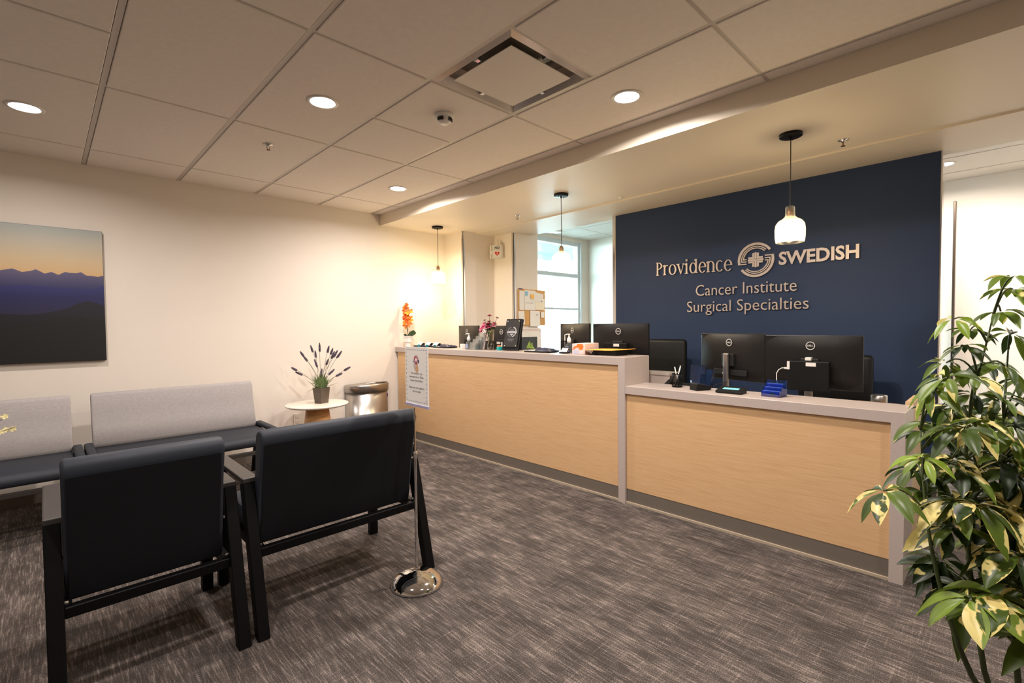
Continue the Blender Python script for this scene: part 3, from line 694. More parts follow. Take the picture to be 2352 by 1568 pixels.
# wall outlet behind the table
t = thing('wall_outlet', 'cream power outlet low on the wall under the marble table', 'outlet', (1.56, -0.0005, 0.36))
bm = B(); box(bm, -0.035, 0.035, -0.005, 0, -0.057, 0.057, bev=0.002); obj('cover_plate', bm, m_wall, t)
bm = B(); box(bm, -0.017, 0.017, -0.007, -0.0051, 0.008, 0.040); box(bm, -0.017, 0.017, -0.007, -0.0051, -0.040, -0.008); obj('socket', bm, m_label, t)

# ================================================================== SIGN STAND
t = thing('sign_stand', 'chrome floor stand with a domed base beside the wide black chair', 'stand', (1.040, -2.985, 0))
bm = B(); lathe(bm, [(0,0),(0.126,0),(0.130,0.004),(0.128,0.014),(0.112,0.034),(0.084,0.050),(0.050,0.058),(0.022,0.061),(0.014,0.068),(0,0.068)], n=64); obj('base', bm, m_chrome, t)
bm = B(); cyl(bm, 0, 0, 0.06, 0.66, 0.0075, 20); obj('lower_pole', bm, m_chrome, t)
bm = B(); lathe(bm, [(0,0.630),(0.0115,0.630),(0.0115,0.648),(0.013,0.655),(0.012,0.668),(0,0.668)], n=20); tube(bm, [(-0.012,0,0.64),(-0.024,0.0,0.64)], 0.005, 10); obj('collar', bm, m_chrome, t)
bm = B(); cyl(bm, 0, 0, 0.66, 0.886, 0.005, 16); obj('upper_pole', bm, m_chrome, t)
# printed notice held on the pole
n_r = Vector((-0.052, -0.9986, 0)).normalized(); lean = Vector((0.0, 0, 1)).normalized()
SM = basis((1.0555, -2.985, 0.900), n_r, lean)   # local x along the sheet, y up, z towards the viewer
t = thing('notice_board', 'white dashed-border privacy notice on the chrome stand', 'sign', (0,0,0))
bm = B(); box(bm, -0.109, 0.109, 0.0, 0.285, -0.004, 0.0, mtx=SM); box(bm, -0.111, 0.111, -0.012, 0.0, -0.007, 0.004, mtx=SM, mi=1); obj('sheet_holder', bm, [m_paper, mat('pale_violet_edge', (168,166,196), 0.3)], t)
bm = B(); Z = 0.0004
for k in range(10):
    x = -0.095 + k*0.0205
    for y in (0.012, 0.270): rect(bm, x, x+0.010, y, y+0.0022, Z, SM)
for k in range(12):
    y = 0.018 + k*0.0212
    for x in (-0.099, 0.094): rect(bm, x, x+0.0022, y, y+0.010, Z, SM)
obj('dashed_border', bm, m_ink, t)
for s, y, wd in (('Your privacy is very', 0.150, 0.112), ('important to us.  Please', 0.132, 0.135), ('respect that of others.', 0.114, 0.122), ('Please wait to be called to', 0.078, 0.146), ('the front desk.', 0.060, 0.080)):
    if s.startswith(('Your', 'Please w')): bm = B()
    tb = text_bm(s, wd, None, Z); hh = 0.0105/0.74
    for v in tb.verts: v.co.x -= wd/2; v.co.y = v.co.y*1.0 + y
    merge(bm, tb, SM)
    if s.endswith(('others.', 'desk.')): obj('notice_text', bm, m_ink, t)
bm = B()
def disc(bm, x, y, rx, ry, z, mi):
    pts = [(x+rx*math.cos(a*PI/8), y+ry*math.sin(a*PI/8)) for a in range(16)]; prism(bm, pts, z, SM, mi)
for (x, y, rx, ry, mi, z) in ((0, 0.222, 0.026, 0.026, 0, .0003), (-0.008, 0.190, 0.018, 0.022, 0, .0003), (0.006, 0.178, 0.014, 0.020, 1, .0005), (-0.002, 0.225, 0.018, 0.014, 2, .0006), (0, 0.222, 0.010, 0.009, 3, .0008),
                              (0.022, 0.215, 0.006, 0.008, 4, .0008), (-0.022, 0.212, 0.005, 0.004, 4, .0008), (0, 0.205, 0.013, 0.006, 2, .0007)): disc(bm, x, y, rx, ry, z, mi)
obj('printed_motif', bm, [mat('motif_grey', (206,190,192), 0.7), mat('motif_tan', (214,168,126), 0.7), mat('motif_red', (178,66,84), 0.7), m_paper, mat('motif_navy', (70,66,96), 0.7)], t)

# ================================================================== MONITORS
def make_monitor(kind, label, pL, pR, ztop, zbot=None, pole=True, tilt=0.0, silver=False, extra=None):
    """back of a flat screen between plan points pL and pR (pL = left as seen from the lobby)"""
    pL, pR = Vector(pL), Vector(pR); mid = (pL+pR)/2; d = (pR-pL); W = d.length
    t = thing('computer_monitor', label, 'monitor', (mid.x, mid.y, 0.7455), math.atan2(d.y, d.x))
    zt = ztop-0.7455; H = 0.335; zb = zt-H       # local x to the right, local -y towards the lobby
    bm = B(); box(bm, -W/2, W/2, 0.0, 0.018, zb, zt, bev=0.004)
    # bulged rear shell
    rows = []; N = 8
    for i in range(N+1):
        row = []
        for j in range(N+1):
            u, v = i/N, j/N; e = (math.sin(PI*u)**0.35)*(math.sin(PI*v)**0.35) if 0 < i < N and 0 < j < N else 0
            row.append(bm.verts.new((-W/2+0.003+(W-0.006)*u, -0.020*e+0.001, zb+0.003+(H-0.006)*v)))
        rows.append(row)
    for i in range(N):
        for j in range(N): f = bm.faces.new((rows[i][j], rows[i+1][j], rows[i+1][j+1], rows[i][j+1])); f.smooth = True
    obj('rear_shell', bm, mat('monitor_shell', (21,19,19), 0.38, var=0.05, spec=0.35), t)
    bm = B(); box(bm, -W/2+0.008, W/2-0.008, 0.018, 0.0185, zb+0.015, zt-0.008); obj('screen', bm, mat('screen_dark', (10,12,16), 0.1), t)
    mt = basis((0, -0.0185, zt-0.065), (1,0,0), (0,0,1))
    bm = B(); ringseg(bm, 0, 0, 0.026, 0.0215, 0, 360, 0.0015, 32, mt)
    tb = text_bm('DELL', 0.032, 0.0105, 0.0015, bold=0.02)
    for v in tb.verts: v.co.x -= 0.016; v.co.y -= 0.005
    merge(bm, tb, mt); obj('badge', bm, mat('badge_silver', (214,212,210), 0.45, 0.3), t)
    if pole:
        m_ = m_steel if silver else m_black
        bm = B(); box(bm, -0.022, 0.022, -0.060, -0.036, 0.006, zt-0.14 if kind == 'ports' else zb+0.10, bev=0.009, seg=3); obj('stand_neck', bm, m_, t)
        bm = B(); box(bm, -0.05, 0.05, -0.036, -0.012, zb+0.10, zb+0.19, bev=0.004); obj('mount_plate', bm, m_dark, t)
        bm = B(); box(bm, -0.12, 0.12, -0.13, 0.09, 0, 0.010, bev=0.004); obj('stand_base', bm, m_, t)
    if kind == 'box':
        bm = B(); box(bm, -0.115, 0.115, -0.075, -0.040, zb-0.01, zb+0.175, bev=0.005); obj('mounted_computer', bm, mat('mini_pc_black', (9,9,10), 0.55, spec=0.25), t)
        bm = B(); box(bm, -0.01, 0.045, -0.0775, -0.075, zb+0.145, zb+0.168); o2 = obj('sticker', bm, m_label, t)
        if silver:
            bm = B(); box(bm, -0.115, -0.100, -0.0775, -0.075, zb+0.12, zb+0.172); obj('sticker', bm, m_label, t)
            bm = B(); box(bm, -0.020, 0.014, -0.058, -0.020, zb+0.178, zb+0.198, bev=0.003); obj('latch', bm, m_label, t)
            bm = B(); box(bm, -0.135, -0.112, -0.064, -0.056, zb+0.120, zb+0.132); tube(bm, [(-0.13,-0.06,zb+0.126),(-0.15,-0.061,zb+0.125),(-0.168,-0.063,zb+0.112),(-0.178,-0.066,zb+0.09),(-0.178,-0.068,zb+0.05),(-0.170,-0.07,zb+0.01),(-0.15,-0.08,zb-0.06)], 0.0026, 8); obj('white_cable', bm, m_white, t)
            
    if kind == 'ports':
        bm = B(); box(bm, -0.13, 0.15, -0.024, -0.012, zb+0.035, zb+0.075, bev=0.003); box(bm, -0.05, -0.035, -0.026, -0.022, zb+0.04, zb+0.055, 1); box(bm, -0.02, -0.008, -0.026, -0.022, zb+0.05, zb+0.062, 1); obj('port_recess', bm, [m_dark, m_label], t)
    return t
make_monitor('plain', 'dark monitor at the far left behind the counter, partly behind the hand sanitizer', (3.37,-0.36), (3.24,-0.885), 1.292)
make_monitor('box', 'dark monitor behind the flower vase and black award plaque', (3.20,-1.055), (3.20,-1.595), 1.287)
make_monitor('plain', 'dark monitor behind the pink tissue box, left of two in front of the window', (3.40,-1.945), (3.21,-2.44), 1.300, tilt=0)
make_monitor('box', 'dark monitor behind the yellow envelope at the right end of the high counter', (3.20,-2.488), (3.20,-3.030), 1.295)
make_monitor('ports', 'dark monitor with silver neck behind the card terminals on the low counter', (3.39,-3.375), (3.21,-3.892), 1.214, silver=True)
make_monitor('box', 'dark monitor with a black computer mounted behind it, rightmost behind the low counter', (3.20,-3.897), (3.20,-4.436), 1.206, silver=True)

# ================================================================== OFFICE CHAIRS
def office_chair(x, y, ztop, label):
    t = thing('office_chair', label, 'chair', (x, y, 0))
    bm = B(); box(bm, 0.0, 0.07, -0.23, 0.23, ztop-0.55, ztop, bev=0.03, seg=3); obj('backrest', bm, m_black, t, smooth=True)
    bm = B(); box(bm, -0.50, -0.02, -0.24, 0.24, 0.44, 0.52, bev=0.03, seg=3); obj('seat', bm, m_black, t, smooth=True)
    bm = B(); cyl(bm, -0.25, 0, 0.09, 0.44, 0.03, 16); box(bm, -0.30, 0.03, -0.03, 0.03, 0.41, 0.44); box(bm, 0.03, 0.06, -0.03, 0.03, 0.41, ztop-0.45); obj('gas_lift', bm, m_blackm, t)
    for k in range(5):
        a = 2*PI*k/5; bm = B(); tube(bm, [(-0.25, 0, 0.10), (-0.25+0.27*math.cos(a), 0.27*math.sin(a), 0.065)], [0.022, 0.015], 8)
        lathe(bm, [(0,-0.022),(0.02,-0.022),(0.028,-0.01),(0.028,0.01),(0.02,0.022),(0,0.022)], n=16, mtx=Matrix.Translation((-0.25+0.28*math.cos(a), 0.28*math.sin(a), 0.028)) @ Matrix.Rotation(PI/2, 4, 'X')); obj('caster_leg', bm, m_blackm, t)
office_chair(3.82, -2.80, 1.148, 'black office chair back between the two monitor pairs, before the navy wall')
office_chair(3.82, -4.155, 1.055, 'black office chair half hidden behind the rightmost monitor')

# ================================================================== HIGH COUNTER ITEMS
ZT = 1.0505
# orchid
t = thing('potted_orchid', 'orange orchid in a faceted white pot at the left end of the counter', 'plant', (2.815, -0.100, ZT)); t.scale = (1.12, 1.12, 1.12)
bm = B(); lathe(bm, [(0,0),(0.030,0),(0.032,0.045),(0.044,0.052),(0.044,0.085),(0.056,0.115),(0.044,0.115),(0.030,0.09),(0,0.09)], n=6, smooth=False); obj('pot', bm, m_white, t)
bm = B(); tube(bm, [(0,0,0.09),(0.008,0.01,0.20),(0.0,0.0,0.32),(-0.02,-0.005,0.44)], 0.0028, 6); tube(bm, [(0.01,0,0.09),(0.005,0.015,0.17),(-0.01,0.01,0.24)], 0.0025, 6); obj('stem', bm, mat('orchid_stem', (88,70,44), 0.6), t)
def blade(bm, p, d, l, wd, droop=0.3, n=5, mi=0, side=None):
    d = Vector(d).normalized(); s_ = (d.cross(Vector((0,0,1))) if side is None else Vector(side)).normalized(); rows = []
    for i in range(n+1):
        u = i/n; c = Vector(p) + d*l*u + Vector((0,0,-droop*l*u*u)); ww = wd*math.sin(PI*min(0.98, 0.08+u*0.90))**0.8/2
        up_ = Vector((0,0,ww*0.30)); rows.append([bm.verts.new(c - s_*ww + up_), bm.verts.new(c), bm.verts.new(c + s_*ww + up_)])
    for i in range(n):
        for j in range(2): f = bm.faces.new((rows[i][j], rows[i][j+1], rows[i+1][j+1], rows[i+1][j])); f.smooth = True; f.material_index = mi
bm = B()
for a, l, wd in ((-0.95,0.115,0.075),(-0.6,0.10,0.07),(2.4,0.06,0.03),(-1.5,0.06,0.05)): blade(bm, (0,0,0.105), (math.cos(a), math.sin(a), 0.75), l, wd, 0.30, side=(-math.sin(a)*0.5, math.cos(a)*0.5, 0.75))
for a in (2.2, 2.9, 0.4): blade(bm, (0,0,0.11), (math.cos(a), math.sin(a), 1.3), 0.09, 0.008, 0.1)
obj('leaf', bm, mat('orchid_leaf', (34,62,34), 0.35), t, fix=False)
bm = B(); rnd = random.Random(3)
for k in range(17):
    z = 0.225 + 0.215*k/16; c = Vector((rnd.uniform(-0.03,0.03)*(1.15-k/16), rnd.uniform(-0.03,0.03), z)); nrm = Vector((-0.7+rnd.uniform(-.5,.5), -0.7+rnd.uniform(-.5,.5), rnd.uniform(-.3,.4))).normalized()
    a_ = nrm.cross(Vector((0,0,1))).normalized(); b_ = nrm.cross(a_)
    sz = 0.046*(1.0 if k < 13 else 0.65)
    for q in range(5):
        an = q*2*PI/5 + rnd.random(); d = a_*math.cos(an)+b_*math.sin(an); s_ = nrm.cross(d)
        v = [bm.verts.new(c), bm.verts.new(c+d*sz*0.5+s_*sz*0.34+nrm*0.004), bm.verts.new(c+d*sz+nrm*0.006*rnd.uniform(-1,1.5)), bm.verts.new(c+d*sz*0.5-s_*sz*0.34+nrm*0.004)]
        f = bm.faces.new(v); f.material_index = rnd.choice((0,0,1))
    bmesh.ops.create_icosphere(bm, subdivisions=1, radius=0.005, matrix=Matrix.Translation(c+nrm*0.005))
obj('blossom', bm, [mat('petal_orange', (240,104,30), 0.6, var=0.2, vscale=60), mat('petal_amber', (246,158,44), 0.6)], t, fix=False)
# card trays with cards
for k, (x, y) in enumerate(((2.90,-0.215), (2.925,-0.345), (2.945,-0.470))):
    lab = ('leftmost of the three trays of white cards beside the orchid', 'middle of the three trays of white cards', 'rightmost of the three trays of white cards, left of the clipboards')[k]
    t = thing('card_tray', lab, 'tray', (x, y, ZT), -0.15); t.scale = (1.15, 1.15, 1.25)
    bm = B(); box(bm, -0.045, 0.045, -0.050, 0.050, 0, 0.014, bev=0.002); box(bm, 0.030, 0.036, -0.050, 0.050, 0.014, 0.034); obj('base', bm, mat('navy_plastic', (22,26,44), 0.4), t)
    bm = B(); mt = Matrix.Translation((0,0,0.020)) @ Matrix.Rotation(-0.75, 4, 'Y'); box(bm, -0.026, 0.030, -0.044, 0.044, 0.0, 0.006, mtx=mt); obj('card_stack', bm, m_paper, t)
    bm = B(); box(bm, -0.046, -0.020, -0.053, -0.0505, 0.0, 0.022); obj('teal_edge', bm, mat('teal_plastic', (20,120,130), 0.4), t)
def clipboard(name, label, x, y, rz, s=1.0):
    t = thing(name, label, 'clipboards', (x, y, ZT), rz)
    bm = B(); box(bm, -0.10*s, 0.10*s, -0.10*s, 0.09*s, 0, 0.010, bev=0.002); obj('board', bm, m_black, t)
    bm = B(); rnd = random.Random(int(x*1000)); rows = []
    for i in range(9):
        row = []
        for j in range(7):
            u, v = i/8, j/6; e = 0 if i in (0,8) or j in (0,6) else 1
            row.append(bm.verts.new((-0.085*s+0.16*s*u, -0.16*s+0.17*s*v, 0.011 + e*(0.010+0.016*rnd.random()) + 0.010*math.sin(4*u+1)*e)))
        rows.append(row)
    for i in range(8):
        for j in range(6): f = bm.faces.new((rows[i][j], rows[i+1][j], rows[i+1][j+1], rows[i][j+1])); f.smooth = True
    obj('folded_strap', bm, mat('strap_navy', (30,34,62), 0.5), t)
    bm = B(); box(bm, -0.07*s, 0.01*s, 0.02*s, 0.075*s, 0.0105, 0.0125); obj('card', bm, m_label, t)
clipboard('payment_clipboard', 'black clipboard with bunched strap between the card trays and the candy dish', 2.935, -0.665, 0.0)
clipboard('payment_clipboard', 'black clipboard with bunched navy strap right of the award plaque', 2.915, -2.13, 0.0, 1.15)
# notes cube + pencil cup
t = thing('note_cube', 'small white block with a red mark in front of a mesh cup', 'box', (2.885, -1.045, ZT), -0.5)
bm = B(); box(bm, -0.022, 0.022, -0.036, 0.036, 0, 0.050, bev=0.002); obj('block', bm, m_paper, t)
bm = B(); scribble(bm, 0, 0, 0.028, 0.014, 0.0006, 8); o = obj('red_mark', bm, mat('red_ink', (206,60,70), 0.6), t); o.matrix_local = basis((-0.0226, 0.024, 0.018), (0,-1,0), (0,0,1))
def mesh_cup(name, label, x, y, z, r, h, pens):
    t = thing(name, label, 'pen cup', (x, y, z))
    bm = B(); n = 28
    lathe(bm, [(0,0),(r,0),(r,0.006),(r-0.001,0.006)], n=24); lathe(bm, [(r-0.001,h-0.006),(r+0.001,h-0.006),(r+0.001,h),(r-0.001,h)], n=24)
    for k in range(n):
        a = 2*PI*k/n; tube(bm, [(r*math.cos(a), r*math.sin(a), 0.003), (r*math.cos(a+0.0), r*math.sin(a+0.0), h-0.003)], 0.0011, 4)
    for q in range(1, 12): lathe(bm, [(r,h*q/12-0.0006),(r+0.0008,h*q/12),(r,h*q/12+0.0006)], n=24)
    obj('cup', bm, m_blackm, t)
    rnd = random.Random(int(1000*y))
    for k in range(pens):
        a = rnd.uniform(0, 2*PI); dx, dy = math.cos(a)*r*0.7, math.sin(a)*r*0.7; bm = B()
        tube(bm, [(-dx*0.5, -dy*0.5, 0.008), (dx, dy, h+rnd.uniform(0.03,0.055))], 0.0035, 8)
        obj('pen', bm, (m_black, m_label, m_steel, mat('pen_navy', (30,34,70), 0.4))[k % 4], t)
mesh_cup('mesh_pen_cup', 'black mesh pen cup at the left of the counter beside the sanitizer', 2.955, -1.045, ZT, 0.036, 0.085, 4)
mesh_cup('mesh_pen_cup', 'black mesh pen cup behind the tissue box, left of the sanitizer pump', 2.985, -2.345, ZT, 0.032, 0.100, 3)
mesh_cup('mesh_pen_cup', 'black mesh pen cup full of pens on the low counter', 2.890, -3.428, 0.8475, 0.034, 0.095, 6)
def sanitizer(x, y, label):
    t = thing('pump_bottle', label, 'bottle', (x, y, ZT))
    bm = B(); lathe(bm, [(0,0),(0.026,0),(0.028,0.004),(0.028,0.060),(0.022,0.076),(0.012,0.082),(0.012,0.088)], n=24); obj('bottle', bm, thin_glass('gel_plastic', (206,214,222), glow=0.25, base=0.08), t)
    bm = B(); box(bm, -0.029, -0.027, -0.018, 0.018, 0.012, 0.055); obj('label', bm, mat('gel_label', (150,160,196), 0.6), t)
    bm = B(); lathe(bm, [(0,0.084),(0.014,0.084),(0.018,0.10),(0.016,0.122),(0.008,0.132),(0.006,0.150),(0.010,0.152),(0.010,0.160),(0,0.162)], n=20)
    tube(bm, [(0,0,0.157),(-0.016,0.012,0.158),(-0.026,0.020,0.152)], 0.004, 8); obj('pump_head', bm, m_white, t)
sanitizer(2.830, -1.215, 'white pump sanitizer bottle left of the clear brochure holders')
sanitizer(2.950, -2.420, 'white pump sanitizer bottle behind the orange and white tissue box')
# acrylic brochure holders
t = thing('brochure_holder', 'tiered clear acrylic brochure holder left of the flower vase', 'holder', (2.80, -1.345, ZT), -0.12)
for k in range(4):
    x = -0.035 + 0.028*k; h = 0.075+0.032*k; mt = Matrix.Translation((x, 0, 0)) @ Matrix.Rotation(0.20, 4, 'Y')
    bm = B(); box(bm, 0, 0.003, -0.055+0.0, 0.055, 0, h, mtx=mt); box(bm, 0, 0.022, -0.055, -0.052, 0, h*0.9, mtx=mt); box(bm, 0, 0.022, 0.052, 0.055, 0, h*0.9, mtx=mt); obj('acrylic_pocket', bm, m_acry, t)
bm = B(); mt = Matrix.Translation((0.062,-0.02,0.004)) @ Matrix.Rotation(0.22, 4, 'Y'); box(bm, 0, 0.012, -0.036, 0.036, 0, 0.235, mtx=mt); obj('leaflet_stack', bm, mat('leaflet', (226,206,200), 0.6, var=0.12, vscale=1, stretch=(90,120,2)), t)
t = thing('brochure_rack', 'dark desk rack with upright pale leaflets behind the flower vase', 'holder', (2.965, -1.37, ZT), -0.1)
bm = B(); box(bm, -0.03, 0.03, -0.075, 0.075, 0, 0.085, bev=0.002); obj('rack', bm, mat('smoke_plastic', (56,50,46), 0.3), t)
for k in range(3):
    bm = B(); mt = Matrix.Translation((0.0, 0.045-0.045*k, 0.08)) @ Matrix.Rotation(0.10, 4, 'Y'); box(bm, 0, 0.010, -0.020, 0.020, 0, 0.10+0.01*k, mtx=mt); obj('leaflet', bm, mat('leaflet_%d' % k, ((206,190,176),(224,214,208),(190,170,152))[k], 0.6), t)
# flower vase
t = thing('flower_vase', 'clear bud vase of pink chrysanthemums on the high counter', 'vase', (2.885, -1.485, ZT))
bm = B(); lathe(bm, [(0,0),(0.026,0),(0.030,0.006),(0.035,0.035),(0.031,0.060),(0.018,0.090),(0.013,0.14),(0.015,0.195),(0.020,0.222)], n=32); obj('glass_vase', bm, thin_glass('vase_glass', (232,228,200), base=0.12), t)
bm = B(); lathe(bm, [(0,0.004),(0.024,0.004),(0.032,0.034),(0.028,0.060),(0.014,0.088),(0,0.088)], n=24); obj('water', bm, thin_glass('vase_water', (196,176,120), base=0.05), t)
FL = [(-0.078,0.178,1.0,0),(-0.075,0.205,1.1,0),(-0.062,0.225,1.1,0),(-0.035,0.232,1.2,0),(-0.015,0.245,1.25,0),(-0.02,0.220,1.1,0),(-0.055,0.255,0.8,0),(0.035,0.252,1.1,2),(0.025,0.235,1.0,2),(-0.050,0.290,0.7,1),(-0.010,0.275,1.25,1),(-0.005,0.335,1.05,1),(0.062,0.312,1.1,1)]
rx_, ry_ = 0.716, -0.698; bmS, bmL = B(), B(); rnd = random.Random(11)
FL = [(a*1.08, b_, c_*(1.30 if d_ == 1 else 1.55), d_) for a, b_, c_, d_ in FL]
petm = [mat('chrys_pink', (238,120,162), 0.6, var=0.25, vscale=120), mat('chrys_wine', (166,62,88), 0.65, var=0.25, vscale=120), mat('chrys_pale', (238,160,182), 0.6, var=0.15, vscale=120)]
for k, (dx, z, s, kind) in enumerate(FL):
    dy = rnd.uniform(-0.03, 0.03); P1 = Vector((rx_*dx+0.7*dy, ry_*dx+0.7*dy, z)); P0 = Vector((rnd.uniform(-.008,.008), rnd.uniform(-.008,.008), 0.04)); Pm = Vector((P1.x*0.25, P1.y*0.25, z*0.65))
    pts = [(1-u)**2*P0 + 2*u*(1-u)*Pm + u*u*P1 for u in [i/6 for i in range(7)]]; tube(bmS, pts, 0.0016, 5)
    for q in (3, 4, 5):
        a = rnd.uniform(0, 6.28); blade(bmL, pts[q], (math.cos(a), math.sin(a), 0.5), 0.028, 0.012, 0.4, 3)
    bm = B(); nrm = (P1-pts[4]).normalized(); a_ = nrm.cross(Vector((0.3,0.2,1))).normalized(); b_ = nrm.cross(a_)
    for ring, (ln, el, cnt) in enumerate(((0.023,0.05,18),(0.020,0.45,16),(0.015,0.9,12),(0.010,1.3,8))):
        s *= 1.12 if ring == 0 else 1.0
        if kind == 1: el = el*0.55 - 0.10; nrm2 = 1
        for q in range(cnt):
            an = 2*PI*q/cnt + ring*0.3; d = (a_*math.cos(an)+b_*math.sin(an))*math.cos(el) + nrm*math.sin(el); sd = nrm.cross(d).normalized()*0.0034*s
            c0 = P1 + nrm*0.001*ring; c1 = c0 + d*ln*s*0.6; c2 = c0 + d*ln*s*rnd.uniform(0.85,1.1) - (nrm*0.004 if kind != 1 else nrm*0)
            v = [bm.verts.new(p) for p in (c0-sd*0.5, c0+sd*0.5, c1+sd, c1-sd, c2)]; bm.faces.new((v[0],v[1],v[2],v[3])); bm.faces.new((v[3],v[2],v[4]))
    obj('blossom', bm, petm[kind], t, fix=False)
for k in range(60):
    a = rnd.uniform(0, 6.28); z = rnd.uniform(0.15, 0.25); blade(bmL, (0.02*math.cos(a), 0.02*math.sin(a), z), (math.cos(a), math.sin(a), 0.3), rnd.uniform(0.02,0.055), 0.018, 0.4, 3)
obj('stem', bmS, m_green, t); obj('leaf', bmL, m_green, t, fix=False)
# teal dish with card
t = thing('teal_holder', 'small teal box with an orange insert beside the award plaque', 'box', (2.888, -1.612, ZT), -0.3)
bm = B(); box(bm, -0.022, 0.022, -0.022, 0.022, 0, 0.034, bev=0.002); obj('box', bm, mat('teal_box', (28,176,178), 0.4), t)
bm = B(); box(bm, -0.018, 0.018, -0.017, 0.017, 0.034, 0.048); obj('insert', bm, mat('orange_insert', (214,130,84), 0.6), t)
bm = B(); mt = Matrix.Translation((0.010,-0.026,0.034)) @ Matrix.Rotation(0.12,4,'X'); box(bm, 0, 0.002, -0.010, 0.010, 0.0, 0.046, mtx=mt); obj('card', bm, m_paper, t)
# award plaque
PL = Matrix.Translation((2.925, -1.765, ZT)) @ Matrix.Rotation(math.radians(12), 4, 'Y') @ Matrix.Rotation(math.radians(0), 4, 'Z')
t = thing('award_plaque', 'black award plaque with silver laurel seal standing on the counter', 'plaque', (0,0,0))
pm = basis((2.878, -1.765, ZT+0.0005), (0.20,-0.98,0), (0.27,0.055,0.96)) @ Matrix.Diagonal((1.22,1.22,1.22,1))
def P_(bm, x0, x1, y0, y1, z0, z1, mi=0, bev=0.0): box(bm, x0, x1, y0, y1, z0, z1, mi, bev, 1, pm)
bm = B(); P_(bm, -0.075, 0.075, 0, 0.250, -0.024, 0.0, 0, 0.003)
zmin = min(v.co.z for v in bm.verts)
pm = Matrix.Translation((0,0,ZT+0.0008-zmin)) @ pm; bm.free(); bm = B(); P_(bm, -0.075, 0.075, 0, 0.250, -0.024, 0.0, 0, 0.003)
obj('backing', bm, mat('plaque_black', (20,20,22), 0.25), t)
bm = B(); P_(bm, -0.062, 0.062, 0.022, 0.238, 0.004, 0.007); obj('glass_plate', bm, mat('smoked_plate', (60,60,60), 0.15), t)
for sx in (-0.053, 0.053):
    for sy in (0.032, 0.228): bm = B(); lathe(bm, [(0,0),(0.005,0),(0.005,0.010),(0,0.011)], n=14, mtx=pm @ Matrix.Translation((sx, sy, 0))); obj('stud', bm, m_chrome, t)
bm = B(); em = pm @ Matrix.Translation((0, 0.140, 0.0072)); zz = 0.0006
for s in (-1, 1):
    for k in range(13):
        a = math.radians(-78 + 12.5*k); cx, cy = s*0.036*math.cos(a), 0.038*math.sin(a)
        prism(bm, [(cx-0.004, cy-0.004), (cx+0.005*s, cy), (cx+0.006*s, cy+0.007), (cx-0.003, cy+0.005)], zz, em)
rect(bm, -0.045, 0.045, -0.008, 0.008, zz, em)
scribble(bm, -0.018, 0.018, 0.036, 0.006, zz, 1, em); scribble(bm, -0.020, 0.010, 0.040, 0.005, zz, 2, em)
prism(bm, [(-0.02,-0.014),(0.02,-0.014),(0.0,-0.030)], zz, em)
scribble(bm, -0.032, -0.060, 0.064, 0.008, zz, 3, em); scribble(bm, -0.020, -0.073, 0.040, 0.008, zz, 4, em)
obj('silver_seal', bm, mat('seal_silver', (186,186,190), 0.35, 0.5), t)
# tissue box
t = thing('tissue_box', 'white and orange tissue box in the middle of the high counter', 'box', (0,0,0))
bm = B(); tm = basis((2.835, -2.512, ZT), (0.0,-1,0), (0,0,1)); A_ = math.radians(25)
mt = Matrix.Translation((2.93, -2.61, ZT)) @ Matrix.Rotation(math.radians(8), 4, 'Z')
box(bm, -0.115, 0.115, -0.060, 0.060, 0, 0.085, 0, 0.002, 1, mt); obj('carton', bm, mat('tissue_carton', (228,206,204), 0.7, var=0.04, vscale=20), t)
bm = B()
fm = mt @ basis((-0.1153, 0.060, 0.0), (0,-1,0), (0,0,1))
prism(bm, [(0.0,0.030),(0.018,0.062),(0.040,0.066),(0.048,0.084),(0.095,0.084),(0.104,0.064),(0.100,0.045),(0.085,0.036),(0.066,0.038),(0.058,0.054),(0.045,0.056),(0.028,0.046)], 0.0006, fm)
obj('orange_swirl', bm, mat('swirl_orange', (242,120,36), 0.6), t)
bm = B(); prism(bm, [(0.012,0.004),(0.036,0.004),(0.034,0.036),(0.020,0.040)], 0.0006, fm); prism(bm, [(0.040,0.003),(0.060,0.003),(0.058,0.030),(0.044,0.034)], 0.0006, fm); obj('blue_print', bm, mat('pale_blue_print', (186,190,216), 0.6), t)
# small black card holder left of the tissue box
t = thing('card_holder', 'small black holder with white slips leaning against the tissue box', 'holder', (2.845, -2.455, ZT), 0.1)
bm = B(); box(bm, -0.030, 0.030, -0.035, 0.035, 0, 0.012, bev=0.002); mt = Matrix.Translation((-0.005,0,0.010)) @ Matrix.Rotation(0.7,4,'Y'); box(bm, -0.002, 0.0, -0.035, 0.035, 0, 0.055, mtx=mt); obj('holder', bm, m_black, t)
bm = B(); mt = Matrix.Translation((-0.012,0,0.013)) @ Matrix.Rotation(0.75,4,'Y'); box(bm, -0.002, 0.002, -0.030, 0.030, 0, 0.040, mtx=mt); obj('slip', bm, m_paper, t)
# tray with yellow envelope
t = thing('black_box', 'black box under the yellow envelope at the right end of the high counter', 'box', (2.905, -2.86, ZT))
bm = B(); box(bm, -0.085, 0.085, -0.115, 0.105, 0, 0.038, bev=0.002); obj('box', bm, m_black, t)
bm = B(); rows = []
for i in range(7):
    u = i/6; rows.append([bm.verts.new((-0.12+0.24*v/4, 0.17-0.33*u, 0.0395 + 0.006*math.sin(PI*u)*(1 if v in (1,2,3) else 0.4) + 0.018*max(0,u-0.75)*2 - 0.0*u)) for v in range(5)])
for i in range(6):
    for j in range(4): f = bm.faces.new((rows[i][j], rows[i][j+1], rows[i+1][j+1], rows[i+1][j])); f.smooth = True
o = obj('padded_envelope', bm, mat('manila_gold', (248,176,66), 0.55, var=0.06, vscale=8), None, (2.905, -2.86, ZT), fix=False)
so = o.modifiers.new('thickness', 'SOLIDIFY'); so.thickness = 0.004; so.offset = 1
